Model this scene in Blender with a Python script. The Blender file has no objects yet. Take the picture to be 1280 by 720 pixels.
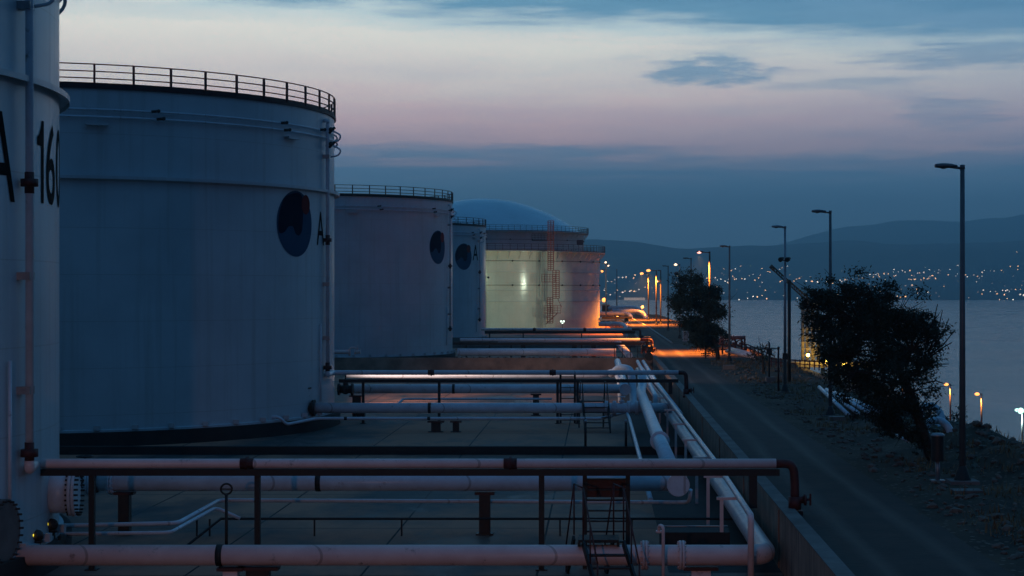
import bpy, bmesh, math, random
from mathutils import Vector, Matrix, noise as mnoise
from math import sin, cos, pi, radians, tan, atan2, sqrt, exp

random.seed(7)
S = bpy.context.scene
COL = S.collection
F = 2200.0; VX = 748.0; VY = 364.0; CZ = 6.1

# ------------------------------------------------------------------ camera
cd = bpy.data.cameras.new('camera'); cam = bpy.data.objects.new('camera', cd); COL.objects.link(cam)
cam.location = (0, 0, CZ); cam.rotation_euler = (pi/2, 0, 0)
cd.sensor_width = 36; cd.lens = 36*F/1280
cd.shift_x = -(VX-640)/1280; cd.shift_y = (VY-360)/1280
cd.clip_start = .5; cd.clip_end = 40000
S.camera = cam
# ------------------------------------------------------------------ view
S.render.engine = 'CYCLES'
S.view_settings.view_transform = 'Standard'; S.view_settings.look = 'None'
S.view_settings.exposure = 0; S.view_settings.gamma = 1

def srgb(r, g, b):
    f = lambda c: (c/255/12.92) if c/255 <= .04045 else ((c/255+.055)/1.055)**2.4
    return (f(r), f(g), f(b), 1)
# ------------------------------------------------------------------ dusk sky (world)
W = bpy.data.worlds.new('World'); S.world = W; W.use_nodes = True
nt = W.node_tree; N = nt.nodes; L = nt.links
for n in list(N): N.remove(n)
def nd(t, **k):
    n = N.new(t)
    for a, b in k.items(): setattr(n, a, b)
    return n
def mth(op, a, b=None, c=None, clamp=False):
    n = nd('ShaderNodeMath', operation=op); n.use_clamp = clamp
    for i, v in enumerate((a, b, c)):
        if v is None: continue
        if isinstance(v, (int, float)): n.inputs[i].default_value = v
        else: L.new(v, n.inputs[i])
    return n.outputs[0]
def mixc(f, a, b):
    n = nd('ShaderNodeMix', data_type='RGBA')
    if isinstance(f, (int, float)): n.inputs[0].default_value = f
    else: L.new(f, n.inputs[0])
    for i, v in ((6, a), (7, b)):
        if isinstance(v, tuple): n.inputs[i].default_value = v
        else: L.new(v, n.inputs[i])
    return n.outputs[2]
def smooth(x, lo, hi):
    n = nd('ShaderNodeMapRange', interpolation_type='SMOOTHSTEP')
    L.new(x, n.inputs[0]); n.inputs[1].default_value = lo; n.inputs[2].default_value = hi
    return n.outputs[0]
def cnoise(scale, loc, detail=5, rough=.55):
    mp = nd('ShaderNodeMapping'); mp.inputs['Scale'].default_value = scale; mp.inputs['Location'].default_value = loc
    L.new(tc.outputs['Generated'], mp.inputs[0])
    n = nd('ShaderNodeTexNoise'); n.inputs['Scale'].default_value = 1; n.inputs['Detail'].default_value = detail
    n.inputs['Roughness'].default_value = rough
    L.new(mp.outputs[0], n.inputs['Vector'])
    return n.outputs[0]
tc = nd('ShaderNodeTexCoord'); sx = nd('ShaderNodeSeparateXYZ'); L.new(tc.outputs['Generated'], sx.inputs[0])
X_, Y_, Z_ = sx.outputs
n1 = cnoise((5, 5, 60), (3.1, 0, 2.7)); n2 = cnoise((18, 18, 170), (1, 5, 0), 6, .6); n3 = cnoise((9, 9, 90), (7, 2, 4), 4)
zz = mth('ADD', Z_, mth('MULTIPLY', mth('SUBTRACT', n1, .5), .024))
zz = mth('ADD', zz, mth('MULTIPLY', mth('SUBTRACT', n2, .5), .019))
zz = mth('ADD', zz, mth('MULTIPLY', mth('MULTIPLY', X_, .045), smooth(Z_, .10, .15)))
ramp = nd('ShaderNodeValToRGB'); L.new(mth('MULTIPLY', zz, 4.0), ramp.inputs[0])
stops = [(0, (92, 132, 166)), (.030, (92, 130, 164)), (.055, (90, 126, 158)), (.067, (98, 128, 158)), (.0745, (142, 144, 164)), (.081, (206, 174, 178)),
         (.098, (226, 192, 190)), (.115, (226, 214, 206)), (.137, (226, 224, 212)), (.149, (190, 206, 206)), (.157, (98, 140, 164)),
         (.168, (74, 118, 146)), (.25, (84, 128, 160))]
el = ramp.color_ramp.elements
while len(el) < len(stops): el.new(.5)
for e, (p, c) in zip(el, stops): e.position = p*4; e.color = srgb(*c)
front = ramp.outputs[0]
# streaks of thin grey-blue cloud through the bright band, thicker to the right
wisp = mth('MULTIPLY', mth('MULTIPLY', smooth(n3, .52, .74), smooth(X_, -.15, .2)), .5)
front = mixc(wisp, front, srgb(112, 146, 172))
# thin pink streaks under the bright band, and soft unevenness lower down
low = mth('MULTIPLY', smooth(Z_, .05, .072), mth('SUBTRACT', 1, smooth(Z_, .078, .088)))
front = mixc(mth('MULTIPLY', mth('MULTIPLY', low, smooth(cnoise((8, 8, 150), (4, 9, 1), 5, .6), .50, .66)), mth('SUBTRACT', .75, mth('MULTIPLY', smooth(X_, -.16, .12), .45))), front, srgb(176, 158, 172))
front = mixc(mth('MULTIPLY', smooth(cnoise((4, 4, 38), (6, 1, 8), 5, .6), .42, .68), .22), front, srgb(126, 152, 174))
# one darker cloud scrap
dx = mth('SUBTRACT', X_, .062); dz = mth('SUBTRACT', Z_, .1235)
q = mth('ADD', mth('POWER', mth('MULTIPLY', dx, 24), 2), mth('POWER', mth('MULTIPLY', dz, 95), 2))
q = mth('ADD', q, mth('MULTIPLY', mth('SUBTRACT', cnoise((45, 45, 210), (2, 2, 2), 5, .65), .5), 3.2))
front = mixc(mth('MULTIPLY', mth('SUBTRACT', 1, smooth(q, .0, 1.1)), .8), front, srgb(104, 144, 172))
for cx_, cz_, sx_, sz_, sd, st in ((.215, .131, 13, 120, 4, .7), (.20, .0985, 30, 110, 9, .45), (-.07, .079, 9, 190, 6, .6), (.33, .112, 14, 130, 12, .5)):
    q2 = mth('ADD', mth('POWER', mth('MULTIPLY', mth('SUBTRACT', X_, cx_), sx_), 2), mth('POWER', mth('MULTIPLY', mth('SUBTRACT', Z_, cz_), sz_), 2))
    q2 = mth('ADD', q2, mth('MULTIPLY', mth('SUBTRACT', cnoise((30, 30, 300), (sd, 2, 2), 6, .65), .5), 3.4))
    front = mixc(mth('MULTIPLY', mth('SUBTRACT', 1, smooth(q2, .0, 1.2)), st), front, srgb(104, 138, 166))
front = mixc(mth('MULTIPLY', smooth(X_, -.05, .34), .50), front, srgb(92, 128, 158))
gain = nd('ShaderNodeMix', data_type='RGBA', blend_type='MULTIPLY'); gain.inputs[0].default_value = 1; L.new(front, gain.inputs[6]); gain.inputs[7].default_value = (2.4, 2.33, 2.22, 1)
front = gain.outputs[2]
# higher sky
front = mixc(smooth(Z_, .17, .5), front, (.036, .165, .340, 1))
# the side away from the sunset
back = mixc(smooth(Z_, .05, .8), (.0055, .019, .052, 1), (.026, .110, .250, 1))
# rose band opposite the sunset (Belt of Venus)
belt = mth('MULTIPLY', smooth(Z_, -.02, .06), mth('SUBTRACT', 1, smooth(Z_, .10, .32)))
back = mixc(mth('MULTIPLY', belt, .5), back, (.040, .030, .060, 1))
sky = mixc(smooth(Y_, .0, .92), back, front)
sky = mixc(smooth(Z_, -.05, .0), (.012, .022, .035, 1), sky)
bg = nd('ShaderNodeBackground'); L.new(sky, bg.inputs[0]); bg.inputs[1].default_value = 1.0
wo = nd('ShaderNodeOutputWorld'); L.new(bg.outputs[0], wo.inputs[0])

# ------------------------------------------------------------------ helpers
ROOT = {}
def P(xp, yp, Y): return Vector(((xp-VX)*Y/F, Y, CZ+(VY-yp)*Y/F))
def setp(o, label=None, cat=None, group=None, kind=None):
    for k, v in (('label', label), ('category', cat), ('group', group), ('kind', kind)):
        if v: o[k] = v
    return o
def empty(name, loc, label, cat, group=None):
    o = bpy.data.objects.new(name, None); COL.objects.link(o); o.location = loc; o.empty_display_size = .3
    ROOT[o.name] = Vector(loc); return setp(o, label, cat, group)
class MB:
    def __init__(s): s.bm = bmesh.new()
    def box(s, x0, x1, y0, y1, z0, z1):
        v = [s.bm.verts.new(p) for p in ((x0,y0,z0),(x1,y0,z0),(x1,y1,z0),(x0,y1,z0),(x0,y0,z1),(x1,y0,z1),(x1,y1,z1),(x0,y1,z1))]
        for f in ((3,2,1,0),(4,5,6,7),(0,1,5,4),(1,2,6,5),(2,3,7,6),(3,0,4,7)): s.bm.faces.new([v[i] for i in f])
        return s
    def bar(s, p, q, w, h=None):
        p, q = Vector(p), Vector(q); h = h or w; d = (q-p).normalized()
        up = Vector((0,0,1)) if abs(d.z) < .95 else Vector((0,1,0))
        a = d.cross(up).normalized()*w/2; b = a.cross(d).normalized()*h/2
        v = [s.bm.verts.new(c+o) for c in (p, q) for o in (-a-b, a-b, a+b, -a+b)]
        for f in ((0,1,2,3),(7,6,5,4),(0,4,5,1),(1,5,6,2),(2,6,7,3),(3,7,4,0)): s.bm.faces.new([v[i] for i in f])
        return s
    def tube(s, pts, r, seg=12, cap=True, radii=None, closed=False):
        pts = [Vector(p) for p in pts]; n = len(pts); rings = []; a = None
        for i, p in enumerate(pts):
            if closed: t = (pts[(i+1) % n]-pts[i-1])
            else: t = pts[min(i+1, n-1)]-pts[max(i-1, 0)]
            t.normalize()
            if a is None:
                a = t.cross(Vector((0,0,1)) if abs(t.z) < .9 else Vector((1,0,0))).normalized()
            else:
                a = (a-t*a.dot(t))
                if a.length < 1e-5: a = t.cross(Vector((0,0,1)))
                a.normalize()
            b = t.cross(a); rr = radii[i] if radii else r
            rings.append([s.bm.verts.new(p+(a*cos(2*pi*k/seg)+b*sin(2*pi*k/seg))*rr) for k in range(seg)])
        for i in range(n if closed else n-1):
            A, B = rings[i], rings[(i+1) % n]
            for k in range(seg):
                f = s.bm.faces.new((A[k], A[(k+1) % seg], B[(k+1) % seg], B[k])); f.smooth = True
        if cap and not closed:
            s.bm.faces.new(list(reversed(rings[0]))); s.bm.faces.new(rings[-1])
        return s
    def lathe(s, prof, c, seg=64, a0=0, a1=2*pi, sm=True):
        full = abs(a1-a0-2*pi) < 1e-6; n = seg if full else seg+1
        ring = lambda r, z: [s.bm.verts.new((c[0]+r*sin(a0+(a1-a0)*k/seg), c[1]-r*cos(a0+(a1-a0)*k/seg), z)) for k in range(n)]
        prev = None; last = None
        for i in range(len(prof)-1):
            d = Vector((prof[i+1][0]-prof[i][0], prof[i+1][1]-prof[i][1])).normalized()
            A = last if prev is not None and prev.dot(d) > .9 else ring(*prof[i])      # new ring of vertices at every sharp edge
            B = ring(*prof[i+1]); prev, last = d, B
            for k in range(seg):
                k2 = (k+1) % n
                f = s.bm.faces.new((A[k], A[k2], B[k2], B[k])); f.smooth = sm
        return s
    def ball(s, c, r, sub=2, sc=(1,1,1), jit=0, rot=0):
        M = Matrix.Translation(c) @ Matrix.Rotation(rot, 4, 'Z') @ Matrix.Diagonal((*sc, 1))
        g = bmesh.ops.create_icosphere(s.bm, subdivisions=sub, radius=r, matrix=M)
        for v in g['verts']:
            if jit: v.co += Vector((random.uniform(-1,1), random.uniform(-1,1), random.uniform(-1,1)))*r*jit
            for f in v.link_faces: f.smooth = not jit
        return s
    def poly(s, pts): s.bm.faces.new([s.bm.verts.new(p) for p in pts]); return s
    def mesh(s, name, m, org=(0,0,0)):
        o = Vector(org)
        for v in s.bm.verts: v.co -= o
        me = bpy.data.meshes.new(name); s.bm.to_mesh(me); s.bm.free(); me.materials.append(m); return me
    def build(s, name, m, parent=None, loc=None):
        if parent is not None: org = ROOT[parent.name]
        elif loc is not None: org = Vector(loc)
        else: org = Vector((0,0,0))
        o = bpy.data.objects.new(name, s.mesh(name, m, org)); COL.objects.link(o)
        if parent is not None: o.parent = parent
        else: o.location = org
        ROOT[o.name] = org
        return o
def fil(pts, r, n=6):
    pts = [Vector(p) for p in pts]; out = [pts[0]]
    for i in range(1, len(pts)-1):
        a, b, c = pts[i-1], pts[i], pts[i+1]; u = (a-b); v = (c-b)
        rr = min(r, u.length*.49, v.length*.49); p = b+u.normalized()*rr; q = b+v.normalized()*rr
        for k in range(n+1):
            t = k/n; out.append(p*(1-t)**2+b*2*t*(1-t)+q*t*t)
    out.append(pts[-1]); return out

# ------------------------------------------------------------------ materials
def mat(name, c1, c2=None, scale=2, rough=.6, metal=0, bump=0, stretch=(1,1,1), spec=.5, lo=.35, hi=.65, detail=5):
    m = bpy.data.materials.new(name); m.use_nodes = True; t = m.node_tree; b = t.nodes['Principled BSDF']
    b.inputs['Roughness'].default_value = rough; b.inputs['Metallic'].default_value = metal
    b.inputs['Specular IOR Level'].default_value = spec
    c2 = c2 or tuple(v*.7 for v in c1)
    g = t.nodes.new('ShaderNodeNewGeometry'); mp = t.nodes.new('ShaderNodeMapping'); mp.inputs['Scale'].default_value = stretch
    t.links.new(g.outputs['Position'], mp.inputs[0])
    n = t.nodes.new('ShaderNodeTexNoise'); n.inputs['Scale'].default_value = scale; n.inputs['Detail'].default_value = detail; n.inputs['Roughness'].default_value = .6
    t.links.new(mp.outputs[0], n.inputs['Vector'])
    r = t.nodes.new('ShaderNodeValToRGB'); r.color_ramp.elements[0].position = lo; r.color_ramp.elements[1].position = hi
    r.color_ramp.elements[0].color = (*c2, 1); r.color_ramp.elements[1].color = (*c1, 1)
    t.links.new(n.outputs[0], r.inputs[0]); t.links.new(r.outputs[0], b.inputs['Base Color'])
    if bump:
        bp = t.nodes.new('ShaderNodeBump'); bp.inputs['Strength'].default_value = bump; bp.inputs['Distance'].default_value = .05
        n2 = t.nodes.new('ShaderNodeTexNoise'); n2.inputs['Scale'].default_value = scale*6; n2.inputs['Detail'].default_value = 6
        t.links.new(mp.outputs[0], n2.inputs['Vector'])
        t.links.new(n2.outputs[0], bp.inputs['Height']); t.links.new(bp.outputs[0], b.inputs['Normal'])
    return m
def emit(name, c, s, sample=True):
    m = bpy.data.materials.new(name); m.use_nodes = True; t = m.node_tree; b = t.nodes['Principled BSDF']
    b.inputs['Base Color'].default_value = (.6, .6, .6, 1); b.inputs['Emission Color'].default_value = (*c, 1); b.inputs['Emission Strength'].default_value = s
    if not sample: m.cycles.emission_sampling = 'NONE'
    return m
def mathn(t, op, a, b=None, clamp=False):
    n = t.nodes.new('ShaderNodeMath'); n.operation = op; n.use_clamp = clamp
    for i, v in enumerate((a, b)):
        if v is None: continue
        if isinstance(v, (int, float)): n.inputs[i].default_value = v
        else: t.links.new(v, n.inputs[i])
    return n.outputs[0]
def tank_paint(name, c, weld=2.3, dirt=.42, gloss=.24):
    """white paint on welded plate courses: faint seams, rain streaks, grime patches"""
    m = mat(name, c, tuple(v*.86 for v in c), .25, .32, 0, 0)
    t = m.node_tree; b = t.nodes['Principled BSDF']; base = b.inputs['Base Color'].links[0].from_socket
    g = t.nodes.new('ShaderNodeNewGeometry'); sp = t.nodes.new('ShaderNodeSeparateXYZ'); t.links.new(g.outputs['Position'], sp.inputs[0])
    mp = t.nodes.new('ShaderNodeMapping'); mp.inputs['Scale'].default_value = (3.2, 3.2, .10); t.links.new(g.outputs['Position'], mp.inputs[0])
    n = t.nodes.new('ShaderNodeTexNoise'); n.inputs['Scale'].default_value = 1; n.inputs['Detail'].default_value = 5; t.links.new(mp.outputs[0], n.inputs['Vector'])
    streak = mathn(t, 'MULTIPLY', mathn(t, 'SUBTRACT', n.outputs[0], .52, True), dirt*3, True)
    fr = mathn(t, 'FRACT', mathn(t, 'DIVIDE', sp.outputs[2], weld))
    seam = mathn(t, 'MULTIPLY', mathn(t, 'LESS_THAN', fr, .016), .30)
    fac = mathn(t, 'ADD', streak, seam, True)
    mx = t.nodes.new('ShaderNodeMix'); mx.data_type = 'RGBA'; t.links.new(fac, mx.inputs[0]); t.links.new(base, mx.inputs[6]); mx.inputs[7].default_value = (c[0]*.52, c[1]*.46, c[2]*.40, 1)
    t.links.new(mx.outputs[2], b.inputs['Base Color'])
    rn = mathn(t, 'ADD', mathn(t, 'MULTIPLY', n.outputs[0], gloss*1.0), gloss); t.links.new(rn, b.inputs['Roughness'])
    bp = t.nodes.new('ShaderNodeBump'); bp.inputs['Strength'].default_value = .25; bp.inputs['Distance'].default_value = .02
    t.links.new(mathn(t, 'ADD', mathn(t, 'LESS_THAN', fr, .016), mathn(t, 'MULTIPLY', n.outputs[0], .5)), bp.inputs['Height']); t.links.new(bp.outputs[0], b.inputs['Normal'])
    return m
M = dict(
    tank=tank_paint('tank_paint', (.58, .65, .68)),
    tank2=tank_paint('tank_paint_grey', (.56, .58, .60), 2.0),
    tankF=tank_paint('tank_paint_cream', (.72, .72, .66), 2.6, .3, .11),
    dome=mat('dome_sheet', (.74, .84, .88), (.64, .74, .78), .15, .35, .0),
    pipe=mat('pipe_paint', (.68, .74, .80), (.56, .60, .65), 1.6, .35, 0, .05),
    pink=mat('pipe_paint_lamplit', (.90, .68, .64), (.78, .55, .52), 1.2, .38, 0, .05),  # pale pipe paint with the warm lamplight tinted into its colour
    black=mat('black_steel', (.012, .012, .014), (.02, .016, .013), 3, .6),
    dark=mat('dark_cast_iron', (.03, .028, .028), (.05, .036, .028), 5, .55, .3),
    rust=mat('red_oxide_steel', (.10, .022, .018), (.06, .016, .012), 4, .6),
    redrail=mat('oxide_railing', (.07, .012, .012), (.045, .010, .009), 3, .6),
    pinkst=mat('pink_lit_steel', (.42, .16, .13), (.28, .1, .08), 3, .6),  # pink glow of nearby lamps put into the steel's base colour
    ladder=mat('ladder_red_paint', (.28, .055, .04), (.18, .04, .03), 3, .6),
    galv=mat('galvanised_steel', (.34, .36, .38), (.26, .27, .28), 3, .45, .6),
    polegrey=mat('pole_paint', (.16, .17, .18), (.11, .12, .13), 2, .5, .3),
    conc=mat('concrete', (.20, .18, .165), (.12, .10, .09), .9, .9, 0, .25),
    found=mat('foundation_bitumen', (.026, .022, .022), (.04, .034, .03), .7, .85, 0, .2),
    stone=mat('rubble', (.19, .15, .115), (.10, .08, .065), 1.5, .95, 0, .4),
    asphalt=None, leaf=mat('leaves', (.028, .040, .018), (.016, .026, .012), 2, .75), bark=mat('bark', (.05, .036, .026), (.025, .018, .014), 5, .9, 0, .4),
    grass=mat('dry_grass', (.26, .16, .07), (.13, .09, .04), 1.2, .9),
    navy=mat('navy_paint', (.040, .092, .165), (.034, .078, .14), 1, .8, spec=.04), inky=mat('ink_paint', (.012, .014, .035), (.01, .012, .03), 1, .8, spec=.03),
    red=mat('red_paint', (.20, .03, .028), (.16, .026, .024), 1, .8, spec=.04), letter=mat('letter_paint', (.008, .008, .009), (.012, .012, .012), 2, .8, spec=.04),
    plaster=mat('plaster', (.5, .46, .42), (.42, .38, .34), .05, .85),
)
lit_sodium = emit('sodium_lamp', (1, .36, .07), 2.6, False)
lit_warm = emit('warm_lamp', (1, .66, .40), 3, False)
lit_pink = emit('warming_lamp', (1, .42, .34), 2.2, False)
lit_green = emit('metal_halide_lamp', (.50, 1, .80), 2.2, False)
lit_cool = emit('cool_lamp', (.75, 1, .82), 3, False)
dead_lens = mat('lamp_glass', (.10, .11, .12), (.08, .09, .1), 2, .2)

def weathered(m):
    t = m.node_tree; b = t.nodes['Principled BSDF']; base = b.inputs['Base Color'].links[0].from_socket
    g = t.nodes.new('ShaderNodeNewGeometry'); sp = t.nodes.new('ShaderNodeSeparateXYZ'); t.links.new(g.outputs['Position'], sp.inputs[0])
    fr = mathn(t, 'FRACT', mathn(t, 'DIVIDE', mathn(t, 'ADD', mathn(t, 'ADD', sp.outputs[0], sp.outputs[1]), 71.3), 6.1))
    seam = mathn(t, 'MULTIPLY', mathn(t, 'LESS_THAN', fr, .012), .45)
    n = t.nodes.new('ShaderNodeTexNoise'); n.inputs['Scale'].default_value = 2.3; n.inputs['Detail'].default_value = 8; n.inputs['Roughness'].default_value = .7; t.links.new(g.outputs['Position'], n.inputs['Vector'])
    spot = mathn(t, 'MULTIPLY', mathn(t, 'SUBTRACT', n.outputs[0], .60, True), 7, True)
    mx = t.nodes.new('ShaderNodeMix'); mx.data_type = 'RGBA'; t.links.new(mathn(t, 'ADD', seam, spot, True), mx.inputs[0]); t.links.new(base, mx.inputs[6]); mx.inputs[7].default_value = (.13, .075, .05, 1)
    t.links.new(mx.outputs[2], b.inputs['Base Color'])
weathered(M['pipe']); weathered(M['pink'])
# concrete floor of the bunds: joints, damp, silt patches reddened to stand in for lamplight
m = M['floor'] = mat('bund_floor', (.075, .070, .065), (.045, .050, .048), .22, .8, 0, .15, (1, 1, 1), .35)
t = m.node_tree; b = t.nodes['Principled BSDF']; base = b.inputs['Base Color'].links[0].from_socket
g = t.nodes.new('ShaderNodeNewGeometry'); sp = t.nodes.new('ShaderNodeSeparateXYZ'); t.links.new(g.outputs['Position'], sp.inputs[0])
jx = mathn(t, 'LESS_THAN', mathn(t, 'FRACT', mathn(t, 'DIVIDE', mathn(t, 'ADD', sp.outputs[0], 100.38), 4.7)), .014)
jy = mathn(t, 'LESS_THAN', mathn(t, 'FRACT', mathn(t, 'DIVIDE', sp.outputs[1], 9.4)), .008)
nz = t.nodes.new('ShaderNodeTexNoise'); nz.inputs['Scale'].default_value = .11; nz.inputs['Detail'].default_value = 6; nz.inputs['Roughness'].default_value = .62
mpz = t.nodes.new('ShaderNodeMapping'); mpz.inputs['Scale'].default_value = (1, .55, 1); mpz.inputs['Location'].default_value = (4, 11, 0)
t.links.new(g.outputs['Position'], mpz.inputs[0]); t.links.new(mpz.outputs[0], nz.inputs['Vector'])
rz = t.nodes.new('ShaderNodeValToRGB'); rz.color_ramp.elements[0].position = .40; rz.color_ramp.elements[1].position = .55
t.links.new(nz.outputs[0], rz.inputs[0])
mx = t.nodes.new('ShaderNodeMix'); mx.data_type = 'RGBA'; t.links.new(rz.outputs[0], mx.inputs[0]); t.links.new(base, mx.inputs[6]); mx.inputs[7].default_value = (.50, .21, .13, 1)
m2 = t.nodes.new('ShaderNodeMix'); m2.data_type = 'RGBA'; t.links.new(mathn(t, 'MAXIMUM', jx, jy), m2.inputs[0]); t.links.new(mx.outputs[2], m2.inputs[6]); m2.inputs[7].default_value = (.016, .014, .013, 1)
t.links.new(m2.outputs[2], b.inputs['Base Color'])
# damp patches: darker and glossier, with ragged edges; oil spots
n5 = t.nodes.new('ShaderNodeTexNoise'); n5.inputs['Scale'].default_value = .21; n5.inputs['Detail'].default_value = 7; n5.inputs['Roughness'].default_value = .65
mp5 = t.nodes.new('ShaderNodeMapping'); mp5.inputs['Location'].default_value = (31, 7, 2); mp5.inputs['Scale'].default_value = (1, .5, 1); t.links.new(g.outputs['Position'], mp5.inputs[0]); t.links.new(mp5.outputs[0], n5.inputs['Vector'])
damp = mathn(t, 'MULTIPLY', mathn(t, 'SUBTRACT', n5.outputs[0], .53, True), 16, True)
m3 = t.nodes.new('ShaderNodeMix'); m3.data_type = 'RGBA'; t.links.new(mathn(t, 'MULTIPLY', damp, .5), m3.inputs[0]); t.links.new(m2.outputs[2], m3.inputs[6]); m3.inputs[7].default_value = (.022, .024, .024, 1)
t.links.new(m3.outputs[2], b.inputs['Base Color'])
rr = mathn(t, 'SUBTRACT', mathn(t, 'ADD', mathn(t, 'MULTIPLY', rz.outputs[0], .2), .7), mathn(t, 'MULTIPLY', damp, .22)); t.links.new(rr, b.inputs['Roughness'])

# board-marked concrete of the long wall
m = M['board'] = mat('board_marked_concrete', (.44, .27, .19), (.25, .155, .11), .8, .88, 0, .2)
t = m.node_tree; b = t.nodes['Principled BSDF']; base = b.inputs['Base Color'].links[0].from_socket
g = t.nodes.new('ShaderNodeNewGeometry'); mp = t.nodes.new('ShaderNodeMapping'); mp.inputs['Scale'].default_value = (.2, 4.2, .25)
t.links.new(g.outputs['Position'], mp.inputs[0]); nz = t.nodes.new('ShaderNodeTexNoise'); nz.inputs['Scale'].default_value = 1; nz.inputs['Detail'].default_value = 4
t.links.new(mp.outputs[0], nz.inputs['Vector'])
mx = t.nodes.new('ShaderNodeMix'); mx.data_type = 'RGBA'; t.links.new(mathn(t, 'MULTIPLY', mathn(t, 'SUBTRACT', nz.outputs[0], .45, True), 4, True), mx.inputs[0]); t.links.new(base, mx.inputs[6]); mx.inputs[7].default_value = (.10, .075, .062, 1)
t.links.new(mx.outputs[2], b.inputs['Base Color'])

# road: worn dusty asphalt with two paler wheel tracks
m = M['asphalt'] = mat('asphalt', (.050, .031, .022), (.026, .018, .014), .8, .9, 0, .35)
t = m.node_tree; b = t.nodes['Principled BSDF']; base = b.inputs['Base Color'].links[0].from_socket
g = t.nodes.new('ShaderNodeNewGeometry'); sp = t.nodes.new('ShaderNodeSeparateXYZ'); t.links.new(g.outputs['Position'], sp.inputs[0])
nz = t.nodes.new('ShaderNodeTexNoise'); nz.inputs['Scale'].default_value = .35; nz.inputs['Detail'].default_value = 6
mp = t.nodes.new('ShaderNodeMapping'); mp.inputs['Scale'].default_value = (2, .25, 1); t.links.new(g.outputs['Position'], mp.inputs[0]); t.links.new(mp.outputs[0], nz.inputs['Vector'])
xw = mathn(t, 'ADD', sp.outputs[0], mathn(t, 'MULTIPLY', nz.outputs[0], .8))
tr = mathn(t, 'SUBTRACT', 1, mathn(t, 'MULTIPLY', mathn(t, 'ABSOLUTE', mathn(t, 'SUBTRACT', mathn(t, 'ABSOLUTE', mathn(t, 'SUBTRACT', xw, 7.5)), .85)), 2.6), True)
fac = mathn(t, 'MULTIPLY', tr, mathn(t, 'MULTIPLY', nz.outputs[0], 1.1), True)
mx = t.nodes.new('ShaderNodeMix'); mx.data_type = 'RGBA'; t.links.new(fac, mx.inputs[0]); t.links.new(base, mx.inputs[6]); mx.inputs[7].default_value = (.155, .115, .088, 1)
t.links.new(mx.outputs[2], b.inputs['Base Color'])

# verge: gravel, dust and dead grass
m = M['verge'] = mat('verge_soil', (.095, .064, .042), (.032, .024, .019), .45, .95, 0, .8, (1, .6, 1), .2)
t = m.node_tree; b = t.nodes['Principled BSDF']; base = b.inputs['Base Color'].links[0].from_socket
vz = t.nodes.new('ShaderNodeTexVoronoi'); vz.inputs['Scale'].default_value = 3.5; g = t.nodes.new('ShaderNodeNewGeometry'); t.links.new(g.outputs['Position'], vz.inputs['Vector'])
mx = t.nodes.new('ShaderNodeMix'); mx.data_type = 'RGBA'; t.links.new(mathn(t, 'LESS_THAN', vz.outputs['Distance'], .22), mx.inputs[0]); t.links.new(base, mx.inputs[6]); mx.inputs[7].default_value = (.17, .135, .105, 1)
t.links.new(mx.outputs[2], b.inputs['Base Color'])

# sea
m = M['sea'] = bpy.data.materials.new('sea_water'); m.use_nodes = True; t = m.node_tree; b = t.nodes['Principled BSDF']
b.inputs['Base Color'].default_value = (.012, .030, .045, 1); b.inputs['Roughness'].default_value = .16; b.inputs['IOR'].default_value = 1.33
g = t.nodes.new('ShaderNodeNewGeometry'); mp = t.nodes.new('ShaderNodeMapping'); mp.inputs['Scale'].default_value = (.12, .5, 1); t.links.new(g.outputs['Position'], mp.inputs[0])
nz = t.nodes.new('ShaderNodeTexNoise'); nz.inputs['Scale'].default_value = 1; nz.inputs['Detail'].default_value = 4; t.links.new(mp.outputs[0], nz.inputs['Vector'])
bp = t.nodes.new('ShaderNodeBump'); bp.inputs['Strength'].default_value = .5; bp.inputs['Distance'].default_value = .25; t.links.new(nz.outputs[0], bp.inputs['Height']); t.links.new(bp.outputs[0], b.inputs['Normal'])
mp2 = t.nodes.new('ShaderNodeMapping'); mp2.inputs['Scale'].default_value = (.0012, .012, 1); t.links.new(g.outputs['Position'], mp2.inputs[0])
nz2 = t.nodes.new('ShaderNodeTexNoise'); nz2.inputs['Scale'].default_value = 1; nz2.inputs['Detail'].default_value = 4; t.links.new(mp2.outputs[0], nz2.inputs['Vector'])
t.links.new(mathn(t, 'ADD', mathn(t, 'MULTIPLY', nz2.outputs[0], .28), .06), b.inputs['Roughness'])
M['hill'] = mat('hill_woods', (.012, .045, .062), (.007, .028, .040), .006, .95, 0, 0)
M['hill2'] = mat('far_hill_woods', (.014, .045, .060), (.009, .032, .044), .003, .95)

# ------------------------------------------------------------------ SETTING
def fbm(x, y, s, seed=0, oct=4): return mnoise.fractal(Vector((x*s+seed, y*s-seed, seed*.37)), 1.0, 2.0, oct)
SEA = -16.0
def edge_x(Y): return 15.6+1.1*fbm(0, Y, .05, 3)+.5*fbm(0, Y, .25, 8)
def ground_h(X, Y):
    if X <= 5.14: h = -1.52
    else:
        e = edge_x(Y)
        h = 0.0
        if X > 9.2:
            k = min((X-9.2)/2.5, 1)
            h = k*(.10*fbm(X, Y, .30, 1)+.10*fbm(X, Y, 1.1, 5)+.03)
            m_ = exp(-((X-14.2)/1.6)**2)*exp(-((Y-66)/14)**2)        # low rubble bank beside the nearest lamp
            h += .75*m_*(1+.5*fbm(X, Y, .8, 9))
        if X > e:
            d = X-e; h -= d*.66-.0; h += .25*fbm(X, Y, .5, 2)*min(d, 1)
        if h < -12.6: h = -12.6
        if X > 51: h = -12.6-(X-51)*1.2
    if Y > 470: h = min(h, -1.6-(Y-470)*.7)
    return max(h, -20)
xs = [-4000, -1500, -400, -100, -60, -40, -20, 0, 5.13, 5.15, 7, 9.2]
x = 9.2
while x < 20: x += .4; xs.append(x)
while x < 60: x += 2.0; xs.append(x)
ys = [-150, -50, 0, 20, 30]; y = 30
while y < 500: y += .6*max(1, y/70); ys.append(y)
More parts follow.
